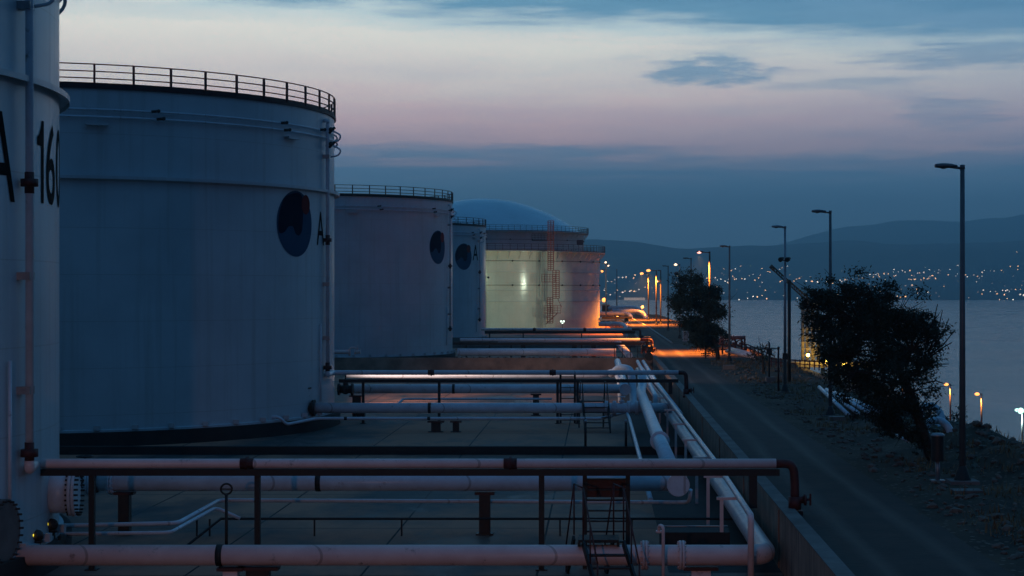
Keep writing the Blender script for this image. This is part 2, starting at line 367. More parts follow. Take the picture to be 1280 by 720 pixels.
ys += [520]
g_ = MB(); V = [[g_.bm.verts.new((X, Y, ground_h(X, Y))) for X in xs] for Y in ys]
for j in range(len(ys)-1):
    for i in range(len(xs)-1):
        f = g_.bm.faces.new((V[j][i], V[j][i+1], V[j+1][i+1], V[j+1][i])); f.smooth = True
setp(g_.build('ground', M['verge']), kind='structure')
setp(MB().poly([(-70, 20, -1.5), (4.96, 20, -1.5), (4.96, 460, -1.5), (-70, 460, -1.5)]).build('bund_floor', M['floor']), kind='structure')
setp(MB().poly([(5.32, 10, .006), (8.95, 10, .006), (8.6, 200, .006), (8.5, 300, .006), (7.6, 380, .006), (3.6, 468, .006), (-2, 468, .006), (3, 380, .006), (5.32, 300, .006)]).build('road', M['asphalt']), kind='structure')
setp(MB().poly([(8.62, 184, .010), (19, 184, .012), (19, 190, .012), (8.62, 204, .010)]).build('side_road', M['asphalt']), kind='structure')
setp(MB().tube([(8.62, 206, .03), (8.55, 250, .03), (8.5, 300, .03), (7.62, 380, .03), (5.6, 425, .03)], .13, 4).build('kerb', M['plaster']), kind='structure')
setp(MB().poly([(-9000, -150, SEA), (9500, -150, SEA), (9500, 9000, SEA), (-9000, 9000, SEA)]).build('sea', M['sea']), kind='structure')

def interp(tab, x):
    if x <= tab[0][0]: return tab[0][1]
    for (a, va), (b_, vb) in zip(tab, tab[1:]):
        if x <= b_:
            t_ = (x-a)/(b_-a); t_ = t_*t_*(3-2*t_); return va+(vb-va)*t_
    return tab[-1][1]
RIDGE1 = [(-700, 262), (200, 285), (600, 300), (740, 300), (770, 302), (860, 313), (930, 309), (1010, 306), (1060, 303), (1110, 306), (1160, 306), (1230, 304), (1290, 300), (1500, 285), (2200, 250)]
RIDGE2 = [(-700, 240), (500, 300), (760, 318), (960, 306), (1010, 296), (1060, 285), (1120, 278), (1190, 278), (1240, 270), (1290, 263), (1500, 240), (2200, 215)]
def hill1(X, Y):
    """shore hill: rises from the waterline at 4400 m to a ridge at 7000 m"""
    xp = VX+X*F/7000
    top = CZ+(VY-interp(RIDGE1, xp))*7000/F
    t_ = (Y-4400)/2600
    if t_ < 0: return -19
    k = min(t_, 1)
    prof = (.55*k+.45*k*k*(3-2*k))
    h = SEA+(top-SEA)*prof*(1-.0*k)
    h += fbm(X, Y, .0011, 4)*42*min(k*2, 1)*(1-.7*max(0, k-.7)/.3)+fbm(X, Y, .006, 6)*7*min(k*3, 1)
    return h if t_ <= 1 else h-(Y-7000)*.35
def hillmesh(fn, xs, ys, name, m):
    b_ = MB(); V = [[b_.bm.verts.new((X, Y, fn(X, Y))) for X in xs] for Y in ys]
    for j in range(len(ys)-1):
        for i in range(len(xs)-1):
            f = b_.bm.faces.new((V[j][i], V[j][i+1], V[j+1][i+1], V[j+1][i])); f.smooth = True
    setp(b_.build(name, m), kind='structure')
hillmesh(hill1, [-4600+40*i for i in range(225)], [4398]+[4405+65*i for i in range(45)], 'hills', M['hill'])
def hill2(X, Y):
    xp = VX+X*F/11000; top = CZ+(VY-interp(RIDGE2, xp))*11000/F
    k = (Y-7300)/3700
    h = SEA+(top-SEA)*min(k, 1)+fbm(X, Y, .0008, 2)*45+fbm(X, Y, .004, 12)*10
    return max(h, -19) if k <= 1 else h-(Y-11000)*.5
hillmesh(hill2, [-7000+80*i for i in range(190)], [7300+130*i for i in range(33)], 'far_hills', M['hill2'])
# the air between: one closed box round everything
hz = MB().box(-9600, 9600, -300, 12500, -21.5, 640).build('haze', bpy.data.materials.new('haze_air'))
setp(hz, kind='stuff'); hm = hz.data.materials[0]; hm.use_nodes = True; t = hm.node_tree
t.nodes.remove(t.nodes['Principled BSDF']); pv = t.nodes.new('ShaderNodeVolumePrincipled')
pv.inputs['Color'].default_value = (.40, .78, 1, 1); pv.inputs['Density'].default_value = 2.5e-4; pv.inputs['Anisotropy'].default_value = .68
t.links.new(pv.outputs[0], t.nodes['Material Output'].inputs['Volume'])

# verge stones and dead grass
rb = MB()
for i in range(1900):
    Y = 40+random.random()**1.5*110; X = random.uniform(10.2, 18.5) if random.random() < .75 else random.uniform(9.3, 11)
    r = random.choice((.03, .04, .05, .06, .09, .14))*random.uniform(.7, 1.3)
    rb.ball((X, Y, ground_h(X, Y)+r*.25), r, 1, (1.2, 1, .7), .22, random.random()*3)
for i in range(150):
    Y = random.uniform(50, 86); X = random.gauss(14.8, .9); r = random.uniform(.07, .20)
    rb.ball((X, Y, ground_h(X, Y)+r*.3), r, 1, (1.2, 1, .8), .25, random.random()*3)
setp(rb.build('rubble', M['stone']), kind='stuff')
gb = MB()
for i in range(3200):
    Y = 42+random.random()**1.3*150; X = random.uniform(9.8, 18.2); z = ground_h(X, Y)
    if fbm(X, Y, .22, 17) < -.05: continue
    for k in range(7):
        a = random.random()*6.28; h = random.uniform(.10, .34); d = random.uniform(.05, .2); w = .02
        p = Vector((X+random.gauss(0, .12), Y+random.gauss(0, .12), z-.02))
        gb.poly([p+Vector((-w*sin(a), w*cos(a), 0)), p+Vector((w*sin(a), -w*cos(a), 0)), p+Vector((d*cos(a), d*sin(a), h))])
setp(gb.build('dry_grass', M['grass']), kind='stuff')

# ------------------------------------------------------------------ BUND WALLS
o = MB()
for k, (y0, y1) in enumerate([(24, 36), (36, 48.3), (48.3, 60), (60, 72), (72, 84), (84, 96), (96, 108), (108, 120), (120, 132), (132, 144), (144, 161)] + [(161+18*i, 179+18*i) for i in range(9)]):
    dz = .012*((k*7) % 3); o.box(4.97-.004*(k % 2), 5.31, y0+.012, y1-.012, -1.62, .14+dz)
    o.bar((4.955, y0+.02, -1.5), (4.955, y0+.02, .1), .05, .05)
bw = empty('bund_wall', (5.1, 24, 0), 'long board-marked concrete wall with flat top, running beside the road', 'wall')
o.build('wall_body', M['board'], bw)
MB().box(4.94, 5.335, 24, 161, .166, .192).build('coping', M['conc'], bw)
o = empty('cross_wall', (-8, 161, -1.5), 'brown concrete wall crossing the yard behind the second rack of pipes', 'wall')
MB().box(-45, 4.92, 160.8, 161.15, -1.6, .02).build('wall_body', M['board'], o)
c_ = MB()
for i in range(60):
    X = random.uniform(-16, 4); c_.ball((X, 161+random.uniform(-.1, .1), .05), random.uniform(.03, .10), 1, (1.3, 1, .7), .2)
c_.build('grit', M['found'], o)
setp(MB().box(-45, 4.92, 81.8, 82.15, -1.6, -1.12).build('divider_kerb', M['found'], None, (0, 82, -1.5)), 'low dark concrete upstand crossing the yard between the two nearest white tanks', 'wall')
setp(MB().box(-45, 4.92, 236, 236.4, -1.6, -.1).build('divider_wall', M['conc'], None, (0, 236, -1.5)), 'low concrete wall crossing the yard behind the third tank', 'wall')
# dark sump and trench beside the long wall
setp(MB().poly([(1.9, 47.5, -1.494), (4.95, 47.5, -1.494), (4.95, 81.7, -1.494), (1.9, 81.7, -1.494)]).build('drain_bed', M['found']), kind='structure')
setp(MB().poly([(1.7, 82.3, -1.494), (4.95, 82.3, -1.494), (4.95, 160, -1.494), (1.7, 160, -1.494)]).build('drain_bed', M['found']), kind='structure')
o = empty('sump_box', (3, 51, -1.5), 'low dark sump box with a pale rim beside the long wall', 'sump')
MB().box(1.78, 3.75, 50.2, 51.4, -1.5, -.78).build('chamber', M['found'], o)
MB().box(1.76, 3.77, 51.36, 51.44, -.78, -.745).build('rim', M['galv'], o)

# ------------------------------------------------------------------ TANKS
def cyl(c, R, phi, z): return Vector((c[0]+R*sin(phi), c[1]-R*cos(phi), z))
def wrap_shape(pts2, c, R, phi0, off, nx=.25):
    """flat outline (metres, x right, y up from 0) laid on the shell as a thin plate"""
    b_ = bmesh.new(); b_.faces.new([b_.verts.new((x, y, 0)) for x, y in pts2])
    return wrap_bm(b_, c, R, phi0, off, nx)
def wrap_bm(b_, c, R, phi0, off, nx=.25):
    lo = min(v.co.x for v in b_.verts); hi = max(v.co.x for v in b_.verts); x = lo+nx
    while x < hi:
        bmesh.ops.bisect_plane(b_, geom=b_.verts[:]+b_.edges[:]+b_.faces[:], plane_co=(x, 0, 0), plane_no=(1, 0, 0)); x += nx
    for v in b_.verts:
        p = cyl(c, R+off, phi0+v.co.x/R, v.co.y); v.co = p
    m_ = MB(); m_.bm.free(); m_.bm = b_; return m_
def text_bm(txt, h, wscale=1.0, bold=.004):
    cu = bpy.data.curves.new('t', 'FONT'); cu.body = txt; cu.size = 1; cu.offset = bold; cu.resolution_u = 6
    ob = bpy.data.objects.new('t', cu); COL.objects.link(ob); bpy.context.view_layer.update()
    me = bpy.data.meshes.new_from_object(ob.evaluated_get(bpy.context.evaluated_depsgraph_get()))
    bpy.data.objects.remove(ob); bpy.data.curves.remove(cu)
    b_ = bmesh.new(); b_.from_mesh(me); bpy.data.meshes.remove(me)
    x0 = min(v.co.x for v in b_.verts); x1 = max(v.co.x for v in b_.verts); y0 = min(v.co.y for v in b_.verts); y1 = max(v.co.y for v in b_.verts)
    s = h/(y1-y0)
    for v in b_.verts: v.co = Vector(((v.co.x-(x0+x1)/2)*s*wscale, (v.co.y-y0)*s, 0))
    return b_, (x1-x0)*s*wscale
def fit_text(txt, w, h):
    b_, w0 = text_bm(txt, h)
    for v in b_.verts: v.co.x *= w/w0
    return b_
def ellipse(cx, cy, rx, ry, n=40): return [(cx+rx*cos(2*pi*k/n), cy+ry*sin(2*pi*k/n)) for k in range(n)]
D = radians
def rail_ring(tank, c, R, zd, npost, m, h=1.08, a0=0, a1=2*pi, rails=(.38, .72, 1.07), rr=.034, separate=True, pw=.10, name='guard_rail'):
    rl = MB()
    for hh in rails:
        seg = 96
        pts = [cyl(c, R, a0+(a1-a0)*k/seg, zd+hh) for k in range(seg+(0 if a1-a0 > 6.28 else 1))]
        rl.tube(pts, rr, 6, closed=(a1-a0 > 6.28))
    rl.lathe([(R-.015, zd), (R+.015, zd), (R+.015, zd+.17), (R-.015, zd+.17), (R-.015, zd)], c, 96, a0, a1)
    if not separate:
        for k in range(npost): p = cyl(c, R, a0+(a1-a0)*k/npost, zd); rl.bar(p, p+Vector((0, 0, h)), pw)
    r_ = rl.build(name, m, tank)
    if separate:
        root = ROOT[tank.name]
        pm = MB().box(-pw/2, pw/2, -pw/2, pw/2, 0, h).mesh('post', m)
        for k in range(npost):
            a = a0+(a1-a0)*k/npost; p = cyl(c, R, a, zd)
            q_ = bpy.data.objects.new('post', pm); COL.objects.link(q_); q_.parent = r_; q_.location = p-root; q_.rotation_euler.z = a
    return r_

def white_tank(c, label, R=15, zb=-1.5, zd=16.1, emb=None, let=None, num=None, rail='red', top=True, base_h=.7, girder=True, zgird=11.75, ra=86, ro=.26, rrad=.105):
    T = empty('storage_tank', (c[0], c[1], zb), label, 'storage tank', 'white oil storage tanks in the row')
    MB().lathe([(R+.35, zb-.05), (R+.35, zb+base_h), (R-.2, zb+base_h)], c, 128).build('foundation_ring', M['found'], T)
    MB().lathe([(R+.12, zb+base_h), (R+.12, zb+base_h+.10), (R, zb+base_h+.13), (R, zd), (R-.5, zd+.02), (0, zd+.9)], c, 160).build('shell', M['tank'], T)
    if girder:
        MB().lathe([(R, zgird), (R+.30, zgird), (R+.30, zgird-.16), (R+.27, zgird-.16), (R+.27, zgird-.03), (R, zgird-.03)], c, 128).build('wind_girder', M['tank2'], T)
    # two water-spray rings under the rim, with nozzle brackets
    for zr in (zd-1.12, zd-1.48):
        sr = MB().tube([cyl(c, R+.16, 2*pi*k/128, zr) for k in range(128)], .055, 8, closed=True).build('spray_ring', M['pipe'], T)
    for a in (32, 33, 62, 63, 78, 10): 
        p = cyl(c, R+.20, D(a), zd-1.12 if int(a) % 2 == 0 else zd-1.48); q_ = cyl(c, R+.36, D(a)+.02, p.z+.04)
        MB().tube([p, q_], .07, 8).ball(q_, .10, 1).build('spray_nozzle', M['dark'], T)
    for a in (22, 66): 
        MB().lathe([(R+.02, zd-1.78), (R+.34, zd-1.78), (R+.34, zd-1.90), (R+.02, zd-1.90)], c, 6, D(a-2), D(a+2)).build('rim_bracket', M['tank2'], T)
    # roof-edge plate and guard rail
    rm = M['redrail'] if rail == 'red' else M['black']
    MB().lathe([(R-.3, zd+.03), (R+.10, zd+.03), (R+.10, zd-.10), (R-.02, zd-.10)], c, 128).build('rim_plate', rm, T)
    rail_ring(T, c, R+.04, zd+.03, 50, rm, separate=rail == 'red')
    # foam riser up the side that faces the road
    a = D(ra); rp = lambda d, z: cyl(c, R+d, a, z)
    rz_ = MB().tube(fil([rp(.0, zd-.5), rp(ro, zd-.5), rp(ro, 1.4+.15)], .25), rrad, 14).build('foam_riser', M['pipe'], T)
    for z in (8.95, 1.85):
        fl = MB(); p = rp(ro, z); fl.tube([p-Vector((0, 0, .28)), p+Vector((0, 0, .28))], rrad*1.2, 12); fl.tube([p-Vector((0, 0, .10)), p+Vector((0, 0, .10))], .23, 12)
        fl.build('flange', M['rust'], rz_)
    for z in (13.6, 6.5, 3.5): p = rp(.13, z); MB().box(p.x-.2, p.x+.20, p.y-.2, p.y+.2, z-.10, z+.10).build('clamp', M['galv'], rz_)
    # thin drain pipe beside it
    MB().tube([cyl(c, R+.08, D(ra-3), .0), cyl(c, R+.08, D(ra-3), 4.3)], .05, 8).build('drain_pipe', M['pipe'], T)
    # little vent loops above the spray rings at the road side
    for z0 in (zd-1.1, zd-1.9):
        vl = MB(); vl.tube(fil([rp(.1, z0), rp(.5, z0+.05), rp(1.0, z0-.25), rp(.85, z0-.55), rp(.4, z0-.62)], .25), .05, 8)
        vl = vl.build('vent_loop', M['pipe'], T); MB().ball(rp(.42, z0+.1), .14, 2).tube([rp(.3, z0-.1), rp(.65, z0+.22)], .08, 8).build('vent_valve', M['dark'], vl)
    for k in range(14):
        p = cyl(c, R+.16, D(8+7.0*k), zb+base_h+.10); MB().box(p.x-.14, p.x+.14, p.y-.10, p.y+.12, p.z, p.z+.22).build('anchor_chair', M['tank2'], T)
    if emb is not None:
        ph, z, d = emb; r = d/2
        e = wrap_shape(ellipse(0, z, r, r), c, R, D(ph), .012).build('emblem', M['navy'], T)
        drop = [(-.62, .78), (-.1, .95), (.32, .90), (.42, .55), (.40, .05), (.34, -.22), (.16, -.36), (-.04, -.30), (-.18, -.10), (-.42, -.10), (-.66, -.28), (-.90, -.30), (-.96, -.02), (-.88, .38)]
        dp = []
        n_ = len(drop)
        for i in range(n_):
            p0, p1, p2, p3 = [Vector(drop[(i+j) % n_]) for j in (-1, 0, 1, 2)]
            for s in range(5):
                u = s/5; dp.append(.5*((2*p1)+(-p0+p2)*u+(2*p0-5*p1+4*p2-p3)*u*u+(-p0+3*p1-3*p2+p3)*u**3))
        dp = [(q_.x*r*.97 if q_.length < .985 else q_.normalized().x*r*.975, z+(q_.y*r*.97 if q_.length < .985 else q_.normalized().y*r*.975)) for q_ in dp]
        wrap_shape(dp, c, R, D(ph), .020).build('emblem_drop', M['inky'], e)
        wrap_shape(ellipse(.58*r, z+.60*r, .27*r, .30*r), c, R, D(ph), .026).build('emblem_dot', M['red'], e)
    for txt, ph, w, h, z in let or []:
        if txt == '1':
            b_ = bmesh.new(); b_.faces.new([b_.verts.new((u*w-w/2, v*h, 0)) for u, v in ((.58, 0), (1, 0), (1, 1), (.66, 1), (.52, .90), (.30, .83), (0, .79), (0, .69), (.58, .69))])
        else: b_ = fit_text(txt, w, h)
        for v in b_.verts: v.co.y += z
        wrap_bm(b_, c, R, D(ph), .014, .2).build('lettering', M['letter'], T)
    return T
cA, cB, cC, cD = (-30.17, 47.3), (-30.17, 100), (-31.8, 202), (-32.2, 268)
TA = white_tank(cA, 'nearest white tank at the left edge, with the number A 160 painted on it',
    let=[('A', 81.6, 1.62, 2.30, 8.42), ('1', 92.2, .62, 2.25, 8.5), ('6', 96.9, 1.25, 2.25, 8.5), ('0', 102.9, 1.30, 2.25, 8.5)])
TB = white_tank(cB, 'large white tank second from the left with dark red railing, navy emblem and letter A',
    ra=82.5, ro=.22, emb=(68.3, 9.72, 3.55), let=[('A', 80.2, 1.25, 1.85, 8.65)])
TC = white_tank(cC, 'white tank third in the row with black railing and an emblem by its right edge', zd=16.35, zb=-1.7,
    emb=(68, 11.0, 3.75), rail='black', girder=False, ra=80, ro=.25)
TD = white_tank(cD, 'narrow-looking white tank fourth in the row, standing just left of the green lit tank', zd=15.9, zb=-1.7,
    emb=(55.6, 11.2, 3.9), let=[('A', 67.6, 1.75, 2.3, 10.7)], rail='black', girder=False, ra=71.5, ro=.25)
# manways of the nearest tank
def manway(T, c, R, ph, z, r, m, dep=.56):
    d = Vector((sin(D(ph)), -cos(D(ph)), 0)); p = Vector((c[0], c[1], z))+d*(R-.05)
    k0 = dep-.2
    mw = MB().tube([p, p+d*(k0+.02)], r*.86, 28).tube([p+d*k0, p+d*(k0+.09)], r, 28).tube([p+d*(k0+.10), p+d*(k0+.19)], r, 28).build('manway', m, T)
    bt = MB(); u = Vector((0, 0, 1)); w = d.cross(u)
    for k in range(26):
        q_ = p+d*(k0-.06)+(u*sin(2*pi*k/26)+w*cos(2*pi*k/26))*r*.93; bt.tube([q_, q_+d*.36], .03, 6)
    bt.build('bolts', M['dark'], mw)
manway(TA, cA, 15, 97.5, .45, .66, M['pipe'], .75); manway(TA, cA, 15, 81.2, -.05, .84, M['conc'], .24)

# the large pair at the far end
def big_tank(c, R, zd, label, dome, rail_h=1.35, rings=(4.1, 6.3, 9.9), railc='redrail', mt='tankF'):
    T = empty('domed_tank' if dome else 'floating_roof_tank', (c[0], c[1], -1.7), label, 'storage tank', 'wide tanks at the end of the row')
    MB().lathe([(R, -1.7), (R, zd), (R-.6, zd+.01), (R-.9, zd-.5)], c, 160).build('shell', M[mt], T)
    wk = MB().lathe([(R, zd-.35), (R+1.15, zd-.35), (R+1.15, zd-.20), (R, zd-.20)], c, 128).build('walkway', M['tank2'], T)
    o3 = (0, 0); p, q_ = cyl(o3, R, 0, zd-1.75), cyl(o3, R+1.05, 0, zd-.40)
    bk = MB().bar(p, q_, .10).bar(cyl(o3, R+.05, 0, zd-.45), q_+Vector((0, .05, 0)), .09).mesh('bracket', M['tank2'])
    for k in range(72):
        b2 = bpy.data.objects.new('bracket', bk); COL.objects.link(b2); b2.parent = wk; b2.location = (0, 0, 1.7); b2.rotation_euler.z = 2*pi*k/72+.02
    rail_ring(T, c, R+1.1, zd-.2, 110, M[railc], h=rail_h, rails=(.45, .9, rail_h), rr=.045, separate=False, pw=.08)
    for z in rings:
        MB().lathe([(R, z-.08), (R+.16, z-.06), (R+.16, z+.04), (R, z+.05)], c, 128).build('stiffener', M['tank2'], T)
    if dome:
        prof = []; Rd = R-.6; hd = 8.6
        for k in range(15): q = 1-k/14*.999; prof.append((Rd*q, zd+hd*(1-q*q)))
        MB().lathe(prof, c, 96).build('dome_roof', M['dome'], T)
    vb = MB()
    for z in (zd-2.2, zd-7.0):
        for a in range(-60, 96, 13): p = cyl(c, R+.12, D(a), z); vb.ball(p, .20, 1)
        vb.tube([cyl(c, R+.10, D(-80+2*k), z) for k in range(95)], .05, 6)
    vb.build('spray_ring', M['dark'], T)
    return T
cF, cG = (-24.7, 371), (-28.6, 440)
TF = big_tank(cF, 25, 14.3, 'broad cream tank lit green by a floodlight, with rust red ladder tower in front', False)
TG = big_tank(cG, 25, 20.6, 'domed tank with a pale blue curved roof, rising behind the green lit tank', True, rings=(17.6, 14.9), mt='tank2')
# ladder tower on the front of the lit tank
lt = empty('ladder_tower', (-9.4, 345.2, -1.7), 'rust red caged ladder tower with landings in front of the green lit tank', 'ladder tower')
def px(x, y, Y): return P(x, y, Y)
b_ = MB(); Yl = 348.2
for x in (676.5, 682): b_.bar(px(x, 409, Yl), px(x, 315, Yl), .10)
for k in range(60): y = 315+94*k/60; b_.bar(px(676.5, y, Yl), px(682, y, Yl), .05)
b_.build('pipe_ladder', M['galv'], lt)
b_ = MB()
for x0, x1, y0, y1 in ((685, 692, 276, 338), (691, 699, 338, 373), (684, 691, 372, 404)):
    for x in (x0, (x0+x1)/2, x1): b_.bar(px(x, y0, Yl-1.0), px(x, y1, Yl-1.0), .17)
    n = int((y1-y0)/2.4)
    for k in range(n+1):
        y = y0+(y1-y0)*k/n; b_.bar(px(x0, y, Yl-1.0), px(x1, y, Yl-1.0), .11)
        if k % 2 == 0: b_.bar(px(x0, y, Yl-1.8), px(x1, y, Yl-1.8), .07); b_.bar(px(x0, y, Yl-1.8), px(x0, y, Yl-1.0), .07); b_.bar(px(x1, y, Yl-1.8), px(x1, y, Yl-1.0), .07)
b_.build('ladder_cage', M['ladder'], lt)
for x0, x1, y in ((677, 694, 352), (680, 701, 391)):
    b_ = MB(); p, q_ = px(x0, y, Yl-1.9), px(x1, y, Yl-1.9)
    b_.box(p.x, q_.x, Yl-2, Yl-.2, p.z-.12, p.z)
    for k in range(6): X = p.x+(q_.x-p.x)*k/5; b_.bar((X, Yl-1.95, p.z), (X, Yl-1.95, p.z+1.4), .08)
    for h in (.5, .95, 1.4): b_.bar((p.x, Yl-1.95, p.z+h), (q_.x, Yl-1.95, p.z+h), .08)
    b_.build('landing', M['ladder'], lt)
b_ = MB(); b_.bar(px(683, 405, Yl), px(697, 391, Yl-1), .12); b_.bar(px(697, 373, Yl-1), px(702, 384, Yl-1), .1); b_.build('brace', M['ladder'], lt)
# upper walkway stub between the pair
o = empty('roof_gangway', (-7, 412, 15), 'small red gangway with railing between the two broad tanks', 'gangway')
b_ = MB(); p, q_ = px(665, 300, 413), px(692, 300, 413); b_.box(p.x, q_.x, 412, 414, p.z-.2, p.z)
for k in range(8): X = p.x+(q_.x-p.x)*k/7; b_.bar((X, 412.1, p.z), (X, 412.1, p.z+1.4), .1)
for h in (.5, .95, 1.4): b_.bar((p.x, 412.1, p.z+h), (q_.x, 412.1, p.z+h), .1)
b_.build('gangway_frame', M['redrail'], o)
b_ = MB(); b_.box(px(721, 299, 418).x, px(729, 299, 418).x, 415.5, 417.5, px(0, 306, 416).z, px(0, 300, 416).z); b_.build('cabinet', M['rust'], o)

# ------------------------------------------------------------------ PIPEWORK
def pipeline(label, pts, r, m='pipe', rad=.5, bands=(), flanges=(), cap=None, group='pipes of the tank yard', seg=16, name='pipeline', locq=None):
    """bands / flanges: (point, direction)"""
    loc = Vector(pts[0]); T = empty(name, loc, label, 'pipe', group)
    MB().tube(fil(pts, rad), r, seg).build('pipe_run', M[m], T)
    for p, d in bands:
        p, d = Vector(p), Vector(d).normalized(); MB().tube([p-d*.08, p+d*.08], r*1.06, seg).build('band', M['black'], T)
    for p, d in flanges:
        p, d = Vector(p), Vector(d).normalized(); f = MB().tube([p-d*.07, p-d*.008], r*1.42, 24).tube([p+d*.008, p+d*.07], r*1.42, 24)
        u = Vector((0, 0, 1)) if abs(d.z) < .9 else Vector((1, 0, 0)); w = d.cross(u); bt = f
        for k in range(14): q_ = p+(u*sin(2*pi*k/14)+w*cos(2*pi*k/14))*r*1.26; bt.tube([q_-d*.11, q_+d*.11], .022, 6)
        f.build('flange', M[m], T)
    if cap:
        p, d = Vector(cap[0]), Vector(cap[1]).normalized()
        f = MB().tube([p-d*.06, p], r*1.28, 28).tube([p+d*.01, p+d*.07], r*1.28, 28)
        u = Vector((0, 0, 1)); w = d.cross(u); bt = f
        for k in range(18): q_ = p+(u*sin(2*pi*k/18)+w*cos(2*pi*k/18))*r*1.14; bt.tube([q_-d*.09, q_+d*.10], .022, 6)
        f.build('blind_flange', M[m], T)
    return T
def saddle(X, Y, ztop, label, w=.3, zb=-1.5, m='dark'):
    T = empty('pipe_support', (X, Y, zb), label, 'pipe support', 'stub posts under the pipes')
    MB().box(X-w/2, X+w/2, Y-.16, Y+.16, zb, ztop-.10).box(X-w*.8, X+w*.8, Y-.22, Y+.22, zb-.02, zb+.05).build('stub', M[m], T)
    MB().box(X-w*.9, X+w*.9, Y-.2, Y+.2, ztop-.10, ztop-.02).build('saddle_plate', M['rust'], T)
PX = lambda xp, Y: (xp-VX)*Y/F
# --- first yard
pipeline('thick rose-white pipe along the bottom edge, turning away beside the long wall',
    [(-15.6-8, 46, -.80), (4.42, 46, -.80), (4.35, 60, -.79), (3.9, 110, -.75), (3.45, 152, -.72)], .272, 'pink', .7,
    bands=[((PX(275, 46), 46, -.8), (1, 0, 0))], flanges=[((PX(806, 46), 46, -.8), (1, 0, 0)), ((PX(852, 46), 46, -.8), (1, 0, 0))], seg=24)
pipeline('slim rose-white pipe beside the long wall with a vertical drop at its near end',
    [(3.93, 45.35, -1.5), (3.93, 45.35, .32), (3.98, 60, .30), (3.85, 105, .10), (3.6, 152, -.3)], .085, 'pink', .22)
for i, Y in enumerate((50.3, 56.5, 63, 71, 80, 90, 101)):
    T = empty('pipe_stand', (3.6, Y, -1.5), ['slim T-shaped stand nearest to the camera under the wall-side pipes', 'slim T-shaped stand under the wall-side pipes, beside the dark trench'][min(i, 1)], 'pipe stand', 'T-stands of the wall-side pipes')
    zt = .30-.004*(Y-45)-.10
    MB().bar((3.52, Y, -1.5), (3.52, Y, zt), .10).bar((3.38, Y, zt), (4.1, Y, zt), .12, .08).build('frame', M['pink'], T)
pipeline('thick pale pipe below the first rack, ending at the header with the round cap',
    [(-17.2, 55, .13), (2.45, 55, .13)], .275, 'pipe', .5, bands=[((PX(397, 54.8), 55, .13), (1, 0, 0))], flanges=[((-15.2, 55, .13), (1, 0, 0)), ((-15.9, 55, .13), (1, 0, 0))], seg=24)
pipeline('thick pale header pipe running away with a bolted round cap facing the camera',
    [(2.46, 54.25, .13), (2.44, 75, .13), (2.50, 103.6, .13), (2.62, 105.4, .45), (2.62, 105.9, 1.0)], .275, 'pipe', .8, cap=((2.46, 54.25, .13), (0, -1, 0)),
    flanges=[((2.45, 70.2, .13), (0, 1, 0))], seg=24)
pipeline('thin pale pipe low over the yard floor with a kink near the left end',
    [(PX(78, 51), 51.2, -.72), (PX(222, 51), 51, -.62), (PX(274, 55.5), 55.5, -.49), (2.65, 55.5, -.56), (2.86, 55.2, -.5), (2.88, 55.0, -.1)], .062, 'pipe', .3)
pipeline('thin pale pipe running parallel just in front of the kinked thin pipe',
    [(PX(70, 50), 50, -.80), (PX(213, 50), 50, -.76), (PX(270, 54.2), 54.2, -.56), (PX(300, 54.2), 54.2, -.9)], .055, 'pipe', .3)
T = empty('low_rail', (-8, 54.6, -1.5), 'thin black low rail on short stanchions over the yard floor', 'rail')
MB().tube([(PX(220, 50.5), 50.5, -1.45), (PX(276, 54.6), 54.6, -.96), (PX(280, 54.6), 54.6, -.96), (4.6, 54.6, -.96)], .038, 8).build('rail_bar', M['black'], T)
for xp in (246, 262, 393, 502, 612, 700, 790): 
    X = PX(xp, 54.6); MB().bar((X, 54.62, -1.5), (X, 54.62, -.97), .05).build('stanchion', M['black'], T)
saddle(PX(606, 55), 55, -.15, 'brown stub post under the pale pipe in the middle of the first yard', .34)
saddle(PX(156, 55), 55, -.15, 'dark stub post under the pale pipe near the leftmost tank', .34)
saddle(PX(323, 46), 46, -1.08, 'low block under the bottom pipe, beside the left rack leg', .6)
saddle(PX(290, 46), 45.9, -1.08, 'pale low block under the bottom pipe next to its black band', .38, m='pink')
saddle(PX(876, 46), 46, -1.08, 'pale low block under the bottom pipe near its bend by the wall', .5, m='pink')

